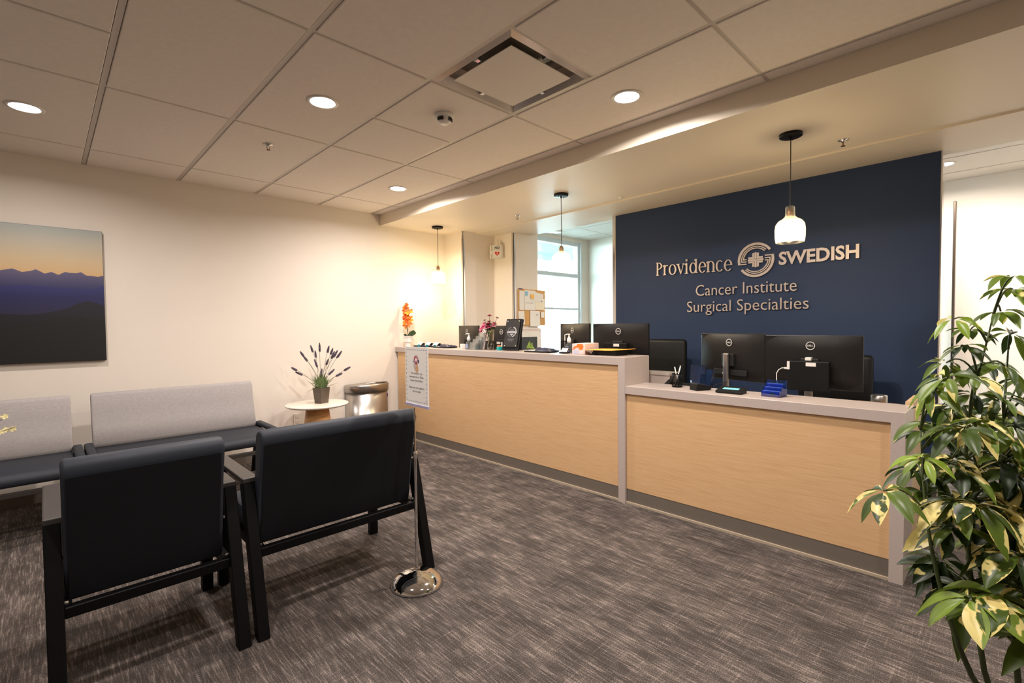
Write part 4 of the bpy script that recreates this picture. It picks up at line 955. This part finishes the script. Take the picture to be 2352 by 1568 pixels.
tag(o, 'golden yellow envelope lying on the black box at the counter end', 'envelope')
bm = B(); rnd = random.Random(5)
for k in range(14): bmesh.ops.create_icosphere(bm, subdivisions=1, radius=0.006, matrix=Matrix.Translation((rnd.uniform(-.02,.02), rnd.uniform(-.025,.025), rnd.uniform(0.012,0.032))))
box(bm, -0.030, 0.030, -0.035, 0.035, 0, 0.010, mi=1)
tag(obj('pin_tray', bm, [m_white, m_black], None, (2.83, -2.765, ZT)), 'small dark tray of white pins beside the black box', 'tray')

# ================================================================== LOW COUNTER ITEMS
ZL = 0.8475
t = thing('card_reader', 'black card payment terminal on the low counter beside the pen cup', 'terminal', (2.842, -3.610, ZL), math.radians(-28))
bm = B(); mt = Matrix.Rotation(math.radians(10), 4, 'Y'); box(bm, -0.055, 0.060, -0.040, 0.040, 0.012, 0.040, bev=0.006, mtx=mt); box(bm, -0.05, 0.05, -0.036, 0.036, 0, 0.03); obj('body', bm, m_black, t)
bm = B(); box(bm, 0.012, 0.055, -0.030, 0.030, 0.0402, 0.042, mtx=mt); obj('display', bm, mat('reader_display', (50,56,110), 0.2), t)
bm = B()
for i in range(3):
    for j in range(3): box(bm, -0.045+0.017*i, -0.034+0.017*i, -0.028+0.021*j, -0.013+0.021*j, 0.0402, 0.0425, mtx=mt)
obj('keypad', bm, mat('key_grey', (70,70,74), 0.5), t)
bm = B(); tube(bm, [(-0.03,0.04,0.03),(-0.01,0.075,0.055)], 0.003, 6); obj('stylus', bm, mat('stylus_blue', (120,170,200), 0.4), t)
bm = B(); tube(bm, [(0.05,-0.03,0.02),(0.09,-0.08,0.045),(0.13,-0.10,0.06)], 0.0025, 6); obj('cable', bm, m_black, t)
t = thing('signature_pad', 'black signature pad with a lit cyan strip on the low counter', 'terminal', (2.838, -3.815, ZL))
bm = B(); mt = Matrix.Rotation(math.radians(12), 4, 'Y'); mt2 = Matrix.Rotation(math.radians(-12), 4, 'Y'); box(bm, -0.050, 0.050, -0.082, 0.078, 0.012, 0.026, bev=0.004, mtx=mt2); box(bm, -0.045, 0.048, -0.078, 0.074, 0, 0.018); obj('body', bm, m_black, t)
bm = B(); box(bm, -0.012, 0.018, -0.050, 0.046, 0.0262, 0.0272, mtx=mt2); obj('display', bm, mat('pad_screen', (110,190,200), 0.3, emit=(0.35,0.85,0.95), estr=0.35), t)
t = thing('candy_holder', 'stack of clear blue card holders on the low counter', 'holder', (2.862, -4.055, ZL), math.radians(-6))
gb = thin_glass('blue_acrylic', (164,190,240), glow=0.15, rough=0.05, base=0.16)
for k in range(4):
    x = -0.045+0.026*k; bm = B(); h = 0.035+0.020*k; box(bm, x, x+0.003, -0.052, 0.052, 0, h); box(bm, x, x+0.024, -0.052, -0.049, 0, h); box(bm, x, x+0.024, 0.049, 0.052, 0, h); box(bm, x, x+0.024, -0.052, 0.052, 0.002, 0.004); obj('acrylic_pocket', bm, gb, t)
bm = B(); box(bm, -0.038, -0.022, -0.046, 0.046, 0.005, 0.034); box(bm, -0.012, 0.004, -0.046, 0.046, 0.005, 0.054); box(bm, 0.014, 0.028, -0.046, 0.046, 0.005, 0.074); obj('card_stack', bm, mat('blue_cards', (96,134,222), 0.4, var=0.3, vscale=30), t)
bm = B(); box(bm, -0.0392, -0.0385, -0.020, 0.0, 0.010, 0.026); obj('green_dot', bm, mat('lime_print', (120,180,60), 0.5), t)
# desk things behind the low counter
ZD = 0.7455
t = thing('desk_phone', 'black desk phone behind the low counter next to the pen cup', 'phone', (3.11, -3.30, ZD), 0)
bm = B(); mt = Matrix.Translation((0,0,0.045)) @ Matrix.Rotation(math.radians(-22), 4, 'Y'); box(bm, -0.075, 0.09, -0.09, 0.09, 0, 0.022, bev=0.004, mtx=mt); box(bm, -0.02, 0.05, -0.05, 0.05, 0, 0.055); obj('body', bm, m_black, t)
bm = B(); box(bm, -0.07, 0.09, 0.045, 0.085, 0.024, 0.046, bev=0.008, mtx=mt); obj('handset', bm, m_black, t)
t = thing('desk_riser', 'grey low shelf on the desk right of the high counter end', 'shelf', (3.40, -3.00, ZD))
bm = B(); box(bm, -0.08, 0.09, -0.14, 0.14, 0.125, 0.145, bev=0.002); obj('shelf_board', bm, m_stone, t)
bm = B(); box(bm, -0.075, -0.06, -0.14, 0.14, 0, 0.125); box(bm, 0.07, 0.085, -0.14, 0.14, 0, 0.125); obj('shelf_support', bm, m_stone, t)
t = thing('file_divider', 'translucent blue upright file divider left of the silver-necked monitor', 'divider', (3.10, -3.46, ZD), 0)
for k in range(2):
    bm = B(); mt = Matrix.Rotation(math.radians(6+6*k), 4, 'Y'); box(bm, 0.03*k, 0.03*k+0.002, -0.07-0.04*k, 0.045-0.04*k, 0, 0.245-0.025*k, mtx=mt); obj('panel', bm, thin_glass('blue_sheet', (150,168,200), glow=0.2, base=0.10), t)
bm = B(); box(bm, -0.01, 0.07, -0.10, 0.05, 0, 0.012); obj('base', bm, m_black, t)
t = thing('steel_canister', 'brushed steel canister on the desk at the right end of the low counter', 'canister', (3.32, -4.495, ZD))
bm = B(); lathe(bm, [(0,0),(0.042,0),(0.042,0.100),(0.038,0.104),(0,0.104)], n=28); obj('body', bm, m_steel, t)
bm = B(); box(bm, -0.16, 0.02, -0.06, 0.14, 0, 0.0745); tag(obj('desk_tray', bm, mat('walnut_tray', (104,74,54), 0.5), None, (3.19,-4.55,ZD)), 'low brown tray on the desk behind the low counter end', 'tray')

# ================================================================== OFFICE WALL ITEMS
t = thing('corkboard', 'cork board covered in pinned papers left of the office window', 'board', (0,0,0))
cm = basis((3.99, -0.765, 1.285), (1,0,0), (0,0,1))
bm = B(); box(bm, 0.0, 0.50, 0.0, 0.46, -0.002, 0.010, mtx=cm); obj('cork_panel', bm, mat('cork', (206,158,98), 0.9, var=0.15, vscale=90), t)
papers = [(0.01,0.20,0.09,0.24,-2,'tall white paper at the left edge of the cork board'),(0.105,0.20,0.20,0.25,-1,'white sheet with a blue corner print, upper left of the cork board'),
          (0.24,0.325,0.21,0.115,-9,'white sheet at the top right of the cork board'),(0.305,0.205,0.17,0.15,-2,'cream sheet with a pin, right of the cork board middle'),
          (0.0,0.01,0.105,0.17,3,'white sheet at the bottom left of the cork board'),(0.20,-0.01,0.185,0.20,-1,'large pinned sheet at the bottom middle of the cork board'),
          (0.40,0.105,0.065,0.075,-3,'small pale note at the right of the cork board')]
for k, (x, y, w_, h_, a, lab) in enumerate(papers):
    bm = B(); mt = cm @ Matrix.Translation((x, y, 0.0115+0.0012*k)) @ Matrix.Rotation(math.radians(a), 4, 'Z')
    pts = []; N = 6; rows = []
    for i in range(N+1):
        rows.append([bm.verts.new(mt @ Vector((w_*j/4, h_*i/N, 0.0005+0.010*(1-i/N)**2*(0.4+0.6*(j%2==0))*0.5))) for j in range(5)])
    for i in range(N):
        for j in range(4): f = bm.faces.new((rows[i][j], rows[i][j+1], rows[i+1][j+1], rows[i+1][j])); f.smooth = True
    if k in (3, 5):
        lathe(bm, [(0,0.012),(0.006,0.012),(0.006,0.02),(0,0.021)], n=10, mi=1, mtx=mt @ Matrix.Translation((w_*0.6, h_*0.75, 0)))
    if k == 1: rect(bm, 0.01, 0.05, h_-0.07, h_-0.015, 0.0008, mt @ Matrix.Translation((0,0,0.004)), 2); rect(bm, 0.015, 0.15, 0.088, 0.091, 0.0008, mt @ Matrix.Translation((0,0,0.007)), 3)
    tag(obj('pinned_paper', bm, [m_paper if k != 3 else mat('cream_paper', (240,230,208), 0.8), m_dark, mat('sky_print', (130,190,220), 0.7), m_ink], fix=False), lab, 'paper', 'papers pinned to the cork board')
bm = B(); box(bm, 0.215, 0.275, 0.345, 0.40, 0.022, 0.0235, mtx=cm); tag(obj('sticky_note', bm, mat('sticky_orange', (244,190,92), 0.7)), 'orange sticky note on the cork board papers', 'note')
bm = B(); tube(bm, [cm @ Vector((0.05,0.463,0.006)), cm @ Vector((0.23,0.455,0.006))], 0.004, 8); box(bm, 0.01, 0.07, 0.455, 0.468, 0.002, 0.012, 1, mtx=cm)
tag(obj('marker_pen', bm, [mat('marker_tan', (190,130,110), 0.4), mat('marker_cap', (60,50,110), 0.4)]), 'thin marker lying on the top edge of the cork board', 'pen')
t = thing('wall_calendar', 'framed wall calendar with a dark green photograph, below the cork board', 'calendar', (0,0,0))
km = basis((3.99, -0.765, 0.90), (1,0,0), (0,0,1))
bm = B(); box(bm, 0.0, 0.42, 0.0, 0.355, -0.001, 0.004, mtx=km); obj('page', bm, m_paper, t)
bm = B(); box(bm, 0.0, 0.40, 0.318, 0.322, 0.004, 0.0045, mtx=km); box(bm, 0.400, 0.403, 0.0, 0.322, 0.004, 0.0045, mtx=km); scribble(bm, 0.05, 0.331, 0.32, 0.013, 0.0008, 5, km @ Matrix.Translation((0,0,0.004))); obj('red_lines', bm, mat('thin_red', (190,110,110), 0.6), t)
m_pic = mat('valley_photo', (52,56,58), 0.5, var=0.5, vscale=12)
bm = B(); box(bm, 0.06, 0.345, 0.08, 0.240, 0.004, 0.0047, mtx=km); prism(bm, [(0.14,0.10),(0.30,0.085),(0.26,0.12),(0.25,0.165),(0.22,0.15),(0.20,0.19),(0.17,0.15)], 0.0052, km, 1); obj('photograph', bm, [m_pic, mat('meadow_print', (150,180,70), 0.5, var=0.5, vscale=18)], t)
t = thing('aed_sign', 'projecting white defibrillator sign with a red heart on the recessed wall', 'sign', (0,0,0))
am = basis((3.905, -0.425, 2.115), (0.80,-0.60,0), (0,0,1)); am = basis((3.80, -0.50, 2.125), (0.70,-0.714,0), (0,0,1))
bm = B(); box(bm, 0, 0.135, 0, 0.175, -0.004, 0, mtx=am, bev=0.0015, seg=1); box(bm, 0.125, 0.14, 0.02, 0.155, -0.03, -0.004, mtx=am); box(bm, -0.026, -0.010, 0.01, 0.175, -0.03, -0.026, mtx=am); box(bm, -0.02, 0.13, 0.06, 0.10, -0.027, -0.004, mtx=am); obj('panel', bm, m_white, t)
bm = text_bm('AED', 0.075, 0.026, 0.0008, bold=0.03)
for v in bm.verts: v.co.x += 0.030; v.co.y += 0.128
b2 = B(); merge(b2, bm, am); scribble(b2, 0.016, 0.114, 0.10, 0.009, 0.0006, 6, am) 
for x0,x1,y0,y1 in ((0.010,0.125,0.008,0.0095),(0.010,0.125,0.1645,0.166),(0.010,0.0115,0.008,0.166),(0.1235,0.125,0.008,0.166)): rect(b2, x0, x1, y0, y1, 0.0006, am)
obj('lettering', b2, m_dark, t)
bm = B(); hp = []
for k in range(28):
    a = 2*PI*k/28; hp.append((0.0675+0.030*math.sin(a)**3, 0.070+0.030*(13*math.cos(a)-5*math.cos(2*a)-2*math.cos(3*a)-math.cos(4*a))/16))
prism(bm, hp, 0.0007, am); obj('heart', bm, mat('aed_red', (204,36,36), 0.5), t)
bm = B(); prism(bm, [(0.071,0.088),(0.060,0.068),(0.067,0.068),(0.063,0.050),(0.076,0.073),(0.069,0.073)], 0.0011, am); obj('bolt_mark', bm, m_white, t)
t = thing('ceiling_fixture', 'small white box fixture hanging under the office ceiling by the window', 'fixture', (5.05, -0.42, 0))
bm = B(); mt = Matrix.Rotation(math.radians(-20), 4, 'Z'); box(bm, -0.13, 0.13, -0.08, 0.08, 2.63, 2.70, bev=0.01, mtx=mt); obj('housing', bm, m_white, t)
bm = B(); cyl(bm, 0, 0, 2.70, ZO-0.0005, 0.02, 12); obj('drop_rod', bm, m_white, t)

# ================================================================== BLOSSOM TWIG ON THE LEFT TABLE
t = thing('blossom_vase', 'vase with a twig of cream blossoms reaching in at the left edge', 'vase', (-0.74, -1.88, 0.5605))
bm = B(); lathe(bm, [(0,0),(0.035,0),(0.05,0.05),(0.03,0.13),(0.02,0.16),(0.016,0.16),(0.02,0.12),(0,0.02)], n=24); obj('vase', bm, m_white, t)
bm = B(); bf = B(); rnd = random.Random(8)
for (ex, ez) in ((0.37,0.285),(0.34,0.33),(0.30,0.26),(0.1,0.40),(-0.1,0.36)):
    tube(bm, [(0,0,0.10),(ex*0.4,0,0.22),(ex,0.02*ez,ez)], [0.003,0.0025,0.0015], 6)
    for k in range(5):
        c = Vector((ex - 0.022*k + rnd.uniform(-.01,.01), rnd.uniform(-.02,.02), ez + rnd.uniform(-.012,.02) - 0.004*k)); nrm = Vector((rnd.uniform(-.5,.5), -1, rnd.uniform(0,.8))).normalized(); a_ = nrm.cross(Vector((0,0,1))).normalized(); b_ = nrm.cross(a_)
        for q in range(5):
            an = q*2*PI/5; d = a_*math.cos(an)+b_*math.sin(an); s_ = nrm.cross(d); v = [bf.verts.new(c), bf.verts.new(c+d*0.008+s_*0.006), bf.verts.new(c+d*0.015+nrm*0.003), bf.verts.new(c+d*0.008-s_*0.006)]; bf.faces.new(v)
obj('twig', bm, mat('twig_brown', (50,36,32), 0.7), t); obj('blossom', bf, mat('cream_petal', (226,214,160), 0.7), t, fix=False)

# ================================================================== UMBRELLA PLANT
F_, CXp, CYp = 1104.04, 1176, 784
camp = Vector((-0.2614, -5.0191, 1.2851))
def place(r_, u_, d_):
    """metres right, up and forward of the lobby's viewing spot -> world"""
    return camp + rt*r_ + up*u_ + fw*d_
def leaf_mat():
    m = bpy.data.materials.new('variegated_leaf'); m.use_nodes = True; nt = m.node_tree; n = nt.nodes; L = nt.links; b = n['Principled BSDF']
    b.inputs['Roughness'].default_value = 0.38; b.inputs['Specular IOR Level'].default_value = 0.4
    at = n.new('ShaderNodeAttribute'); at.attribute_name = 'leafvar'; sp = n.new('ShaderNodeSeparateColor'); L.new(at.outputs['Color'], sp.inputs[0])
    tc = n.new('ShaderNodeTexCoord'); nz = n.new('ShaderNodeTexNoise'); nz.inputs['Scale'].default_value = 22; nz.inputs['Detail'].default_value = 3; L.new(tc.outputs['Object'], nz.inputs['Vector'])
    # R = how cream the leaflet is, G = lime amount, B = across-leaf coordinate
    ad = n.new('ShaderNodeMath'); ad.operation = 'ADD'; L.new(sp.outputs[0], ad.inputs[0])
    s1 = n.new('ShaderNodeMath'); s1.operation = 'MULTIPLY_ADD'; L.new(nz.outputs['Fac'], s1.inputs[0]); s1.inputs[1].default_value = 1.5; s1.inputs[2].default_value = -0.75
    s2 = n.new('ShaderNodeMath'); s2.operation = 'MULTIPLY_ADD'; L.new(sp.outputs[2], s2.inputs[0]); s2.inputs[1].default_value = 0.5; L.new(s1.outputs[0], s2.inputs[2])
    L.new(s2.outputs[0], ad.inputs[1])
    st = n.new('ShaderNodeMapRange'); st.inputs[1].default_value = 0.63; st.inputs[2].default_value = 0.67; L.new(ad.outputs[0], st.inputs[0])
    mg = n.new('ShaderNodeMix'); mg.data_type = 'RGBA'; mg.inputs['A'].default_value = (*s2l((33,52,26)), 1); mg.inputs['B'].default_value = (*s2l((140,168,50)), 1); L.new(sp.outputs[1], mg.inputs['Factor'])
    mc = n.new('ShaderNodeMix'); mc.data_type = 'RGBA'; L.new(mg.outputs['Result'], mc.inputs['A']); mc.inputs['B'].default_value = (*s2l((232,216,138)), 1); L.new(st.outputs[0], mc.inputs['Factor'])
    L.new(mc.outputs['Result'], b.inputs['Base Color'])
    tl = n.new('ShaderNodeBsdfTranslucent'); L.new(mc.outputs['Result'], tl.inputs[0]); mx = n.new('ShaderNodeMixShader'); mx.inputs[0].default_value = 0.30
    L.new(b.outputs[0], mx.inputs[1]); L.new(tl.outputs[0], mx.inputs[2]); L.new(mx.outputs[0], n['Material Output'].inputs[0])
    return m
BASE = Vector((1.66, -5.08, 0))
plant = thing('umbrella_plant', 'tall variegated green and cream umbrella plant at the right, in front of the counter end', 'plant', BASE)
bm = B(); lathe(bm, [(0,0),(0.10,0),(0.12,0.115),(0.128,0.12),(0.128,0.135),(0.118,0.135),(0.115,0.112),(0,0.11)], n=40); obj('pot', bm, mat('grey_planter', (120,112,104), 0.5), plant)
bm = B(); lathe(bm, [(0,0.114),(0.1145,0.114)], n=32); obj('soil', bm, mat('potting_soil', (52,40,32), 0.95, var=0.3, vscale=60), plant)
fol, stm, rnd = B(), B(), random.Random(21)
lay = fol.loops.layers.float_color.new('leafvar')
# main canes
canes = []
for (p1, p2, p3) in (((1.12,-0.78,1.14),(1.13,-0.30,1.20),(1.22,0.06,1.22)), ((1.10,-0.80,1.15),(1.02,-0.50,1.17),(1.02,-0.22,1.20)), ((1.20,-0.80,1.14),(1.22,-0.42,1.20),(1.28,-0.02,1.24))):
    a0_ = BASE + Vector((rnd.uniform(-.03,.03), rnd.uniform(-.03,.03), 0.113)); P = [a0_, place(*p1), place(*p2), place(*p3)]
    pts = []
    for i in range(3):
        for u in (0, 0.25, 0.5, 0.75):
            pm0 = P[max(0,i-1)]; q0 = P[i]; q1 = P[i+1]; q2 = P[min(3,i+2)]
            pts.append(0.5*((2*q0)+(-pm0+q1)*u+(2*pm0-5*q0+4*q1-q2)*u*u+(-pm0+3*q0-3*q1+q2)*u**3))
    pts.append(P[3]); canes.append(pts)
    tube(stm, [p-BASE for p in pts], [0.0085-0.00056*i for i in range(len(pts))], 8)
def leaflet(p, d, nrm, l, wd, cream, lime, droop):
    d = d.normalized(); s_ = d.cross(nrm).normalized(); n = 7; rows = []
    prof = [0.08, 0.42, 0.72, 0.93, 1.0, 0.90, 0.58, 0.04]; ca = rnd.uniform(0.0, 1.0)
    tw = rnd.uniform(-0.25, 0.25)
    for i in range(n+1):
        u = i/n; c = p + d*l*u - Vector((0,0,1))*droop*l*u*u; ww = wd*prof[i]/2
        s2 = (s_*math.cos(tw*u) + nrm*math.sin(tw*u)); e = nrm*ww*0.42
        rows.append([(c-s2*ww+e, 0.0), (c-s2*ww*0.5+e*0.25, 0.3), (c, 0.5), (c+s2*ww*0.5+e*0.25, 0.7), (c+s2*ww+e, 1.0)])
    vs = [[(fol.verts.new(co-BASE), t_) for co, t_ in r] for r in rows]
    for i in range(n):
        for j in range(4):
            q = (vs[i][j], vs[i][j+1], vs[i+1][j+1], vs[i+1][j]); f = fol.faces.new([v for v, _ in q]); f.smooth = True
            for lp, (_, t_) in zip(f.loops, q): lp[lay] = (cream, lime, abs(t_-ca), 1)
def cluster(r_, u_, d_, dirv=None, nl=7, size=0.085, cream=0.2, lime=0.2, spread=1.0, droop=0.55):
    """an umbel of leaflets at the given spot; dirv (right, up) = the way the umbel leans"""
    size *= 0.62 if u_ > -0.16 else (0.74 if u_ > -0.30 else (0.85 if u_ > -0.42 else 0.98))
    p = place(r_, u_, d_); best = min(((p - q).length + 0.6*abs((q.z+0.10)-p.z), q) for pts in canes for q in pts[3:])[1]
    mid = (best+p)/2 + Vector((0,0,0.05)); tube(stm, [((1-q)**2*best + 2*q*(1-q)*mid + q*q*p) - BASE for q in [i/7 for i in range(8)]], [0.0026-0.00012*i for i in range(8)], 6)
    ax = Vector((0,0,1)) + (rt*dirv[0]+up*dirv[1])*0.9 if dirv else Vector((rnd.uniform(-.4,.4), rnd.uniform(-.4,.4), 1)) - fw*0.25
    ax.normalize(); a_ = ax.cross(Vector((0.31,0.2,0.9))).normalized(); b_ = ax.cross(a_)
    for k in range(nl):
        an = 2*PI*k/nl + rnd.uniform(-.12,.12); el = rnd.uniform(-0.45, 0.15)
        d = (a_*math.cos(an)+b_*math.sin(an))*math.cos(el) + ax*math.sin(el); l = size*rnd.uniform(0.75, 1.12)
        st = p + d*0.010
        c_ = min(1, max(0, cream + rnd.uniform(-.22,.22))); g_ = min(1, max(0, lime + rnd.uniform(-.25,.25)))
        nn = (ax*0.9 + d*0.1).normalized(); leaflet(st, d, nn, l, l*rnd.uniform(0.38,0.48), c_, g_, droop*rnd.uniform(0.6,1.5))
CL = [ # right, up, forward, lean, leaflets, size, cream, lime
 (1.075,0.055,1.17,(-0.6,0.3),6,0.085,0.20,0.80),(1.13,-0.01,1.20,(-.2,.3),7,0.075,0.10,0.15),(1.22,0.075,1.20,(-.2,.4),7,0.08,0.15,0.35),(1.24,0.13,1.19,(.1,.5),6,0.085,0.20,0.45),
 (1.22,0.03,1.28,(.2,.1),7,0.075,0.0,0.05),(1.12,-0.055,1.24,None,7,0.08,0.15,0.3),(1.03,-0.085,1.14,(-.7,-.1),6,0.10,0.10,0.3),(1.00,-0.115,1.15,(-.6,-.3),7,0.085,0.25,0.65),
 (1.10,-0.085,1.14,(0,-.2),7,0.09,0.30,0.35),(1.21,-0.06,1.18,None,7,0.09,0.15,0.25),(1.15,-0.13,1.20,(.2,.1),7,0.09,0.05,0.05),(1.09,-0.19,1.13,(-.3,.2),7,0.095,0.45,0.45),
 (1.05,-0.20,1.12,(-.6,.1),6,0.10,0.20,0.25),(1.20,-0.20,1.15,None,7,0.09,0.20,0.2),(1.24,-0.14,1.22,None,7,0.09,0.15,0.3),(0.95,-0.27,1.11,(-.6,.2),6,0.070,0.15,0.75),
 (1.07,-0.30,1.15,None,7,0.085,0.20,0.25),(1.09,-0.29,1.19,None,7,0.085,0.30,0.2),(1.17,-0.28,1.13,(.1,.2),7,0.09,0.15,0.15),(0.835,-0.335,1.08,(-.5,.1),8,0.085,0.35,0.30),
 (1.03,-0.37,1.12,(-.4,.2),7,0.09,0.40,0.15),(1.06,-0.37,1.10,(0,.3),8,0.095,0.35,0.15),(1.15,-0.38,1.12,None,7,0.095,0.25,0.10),(1.22,-0.34,1.16,None,7,0.09,0.30,0.15),
 (1.07,-0.45,1.16,None,7,0.09,0.10,0.15),(1.12,-0.47,1.06,(-.1,.3),8,0.11,0.42,0.15),(1.00,-0.56,1.05,(-.5,-.1),7,0.10,0.30,0.55),(1.06,-0.555,1.05,(0,-.3),7,0.11,0.25,0.35),
 (1.15,-0.56,1.08,None,7,0.10,0.20,0.15),(1.22,-0.47,1.12,None,7,0.095,0.2,0.1),(1.18,-0.66,1.06,None,7,0.10,0.10,0.10),(1.08,-0.40,1.25,None,7,0.09,0.05,0.05),(1.16,-0.18,1.30,None,7,0.085,0.05,0.05),
 (1.04,-0.33,1.25,None,7,0.085,0.05,0.1),(1.27,0.02,1.22,None,7,0.09,0.2,0.2),(1.30,-0.25,1.2,None,7,0.09,0.2,0.2),(1.30,-0.5,1.15,None,7,0.1,0.2,0.2),(1.34,-0.1,1.25,None,7,0.09,0.2,0.2),(1.36,-0.38,1.2,None,7,0.09,0.2,0.2),
 (1.20,0.155,1.15,(.2,.6),6,0.085,0.15,0.5),(1.10,-0.24,1.28,None,7,0.085,0.0,0.05),(1.20,-0.42,1.27,None,7,0.09,0.0,0.05)]
for k in range(52):
    a = rnd.uniform(1.14, 1.42); CL.append((a, rnd.uniform(-0.66, -0.06), rnd.uniform(1.08, 1.38)*(1.0 if a < 1.25 else 1.02), None, rnd.choice((6,7,8)), rnd.uniform(0.08,0.105), rnd.choice((0.0,0.1,0.3,0.45)), rnd.choice((0.0,0.1,0.3,0.6))))
for (a, b_, c_, dv, nl, sz, cr_, li) in CL: cluster(a, b_, c_, dv, nl, sz, cr_, li)
obj('foliage', fol, leaf_mat(), plant, fix=False); obj('stem', stm, mat('green_cane', (66,78,42), 0.55, var=0.2, vscale=12), plant)
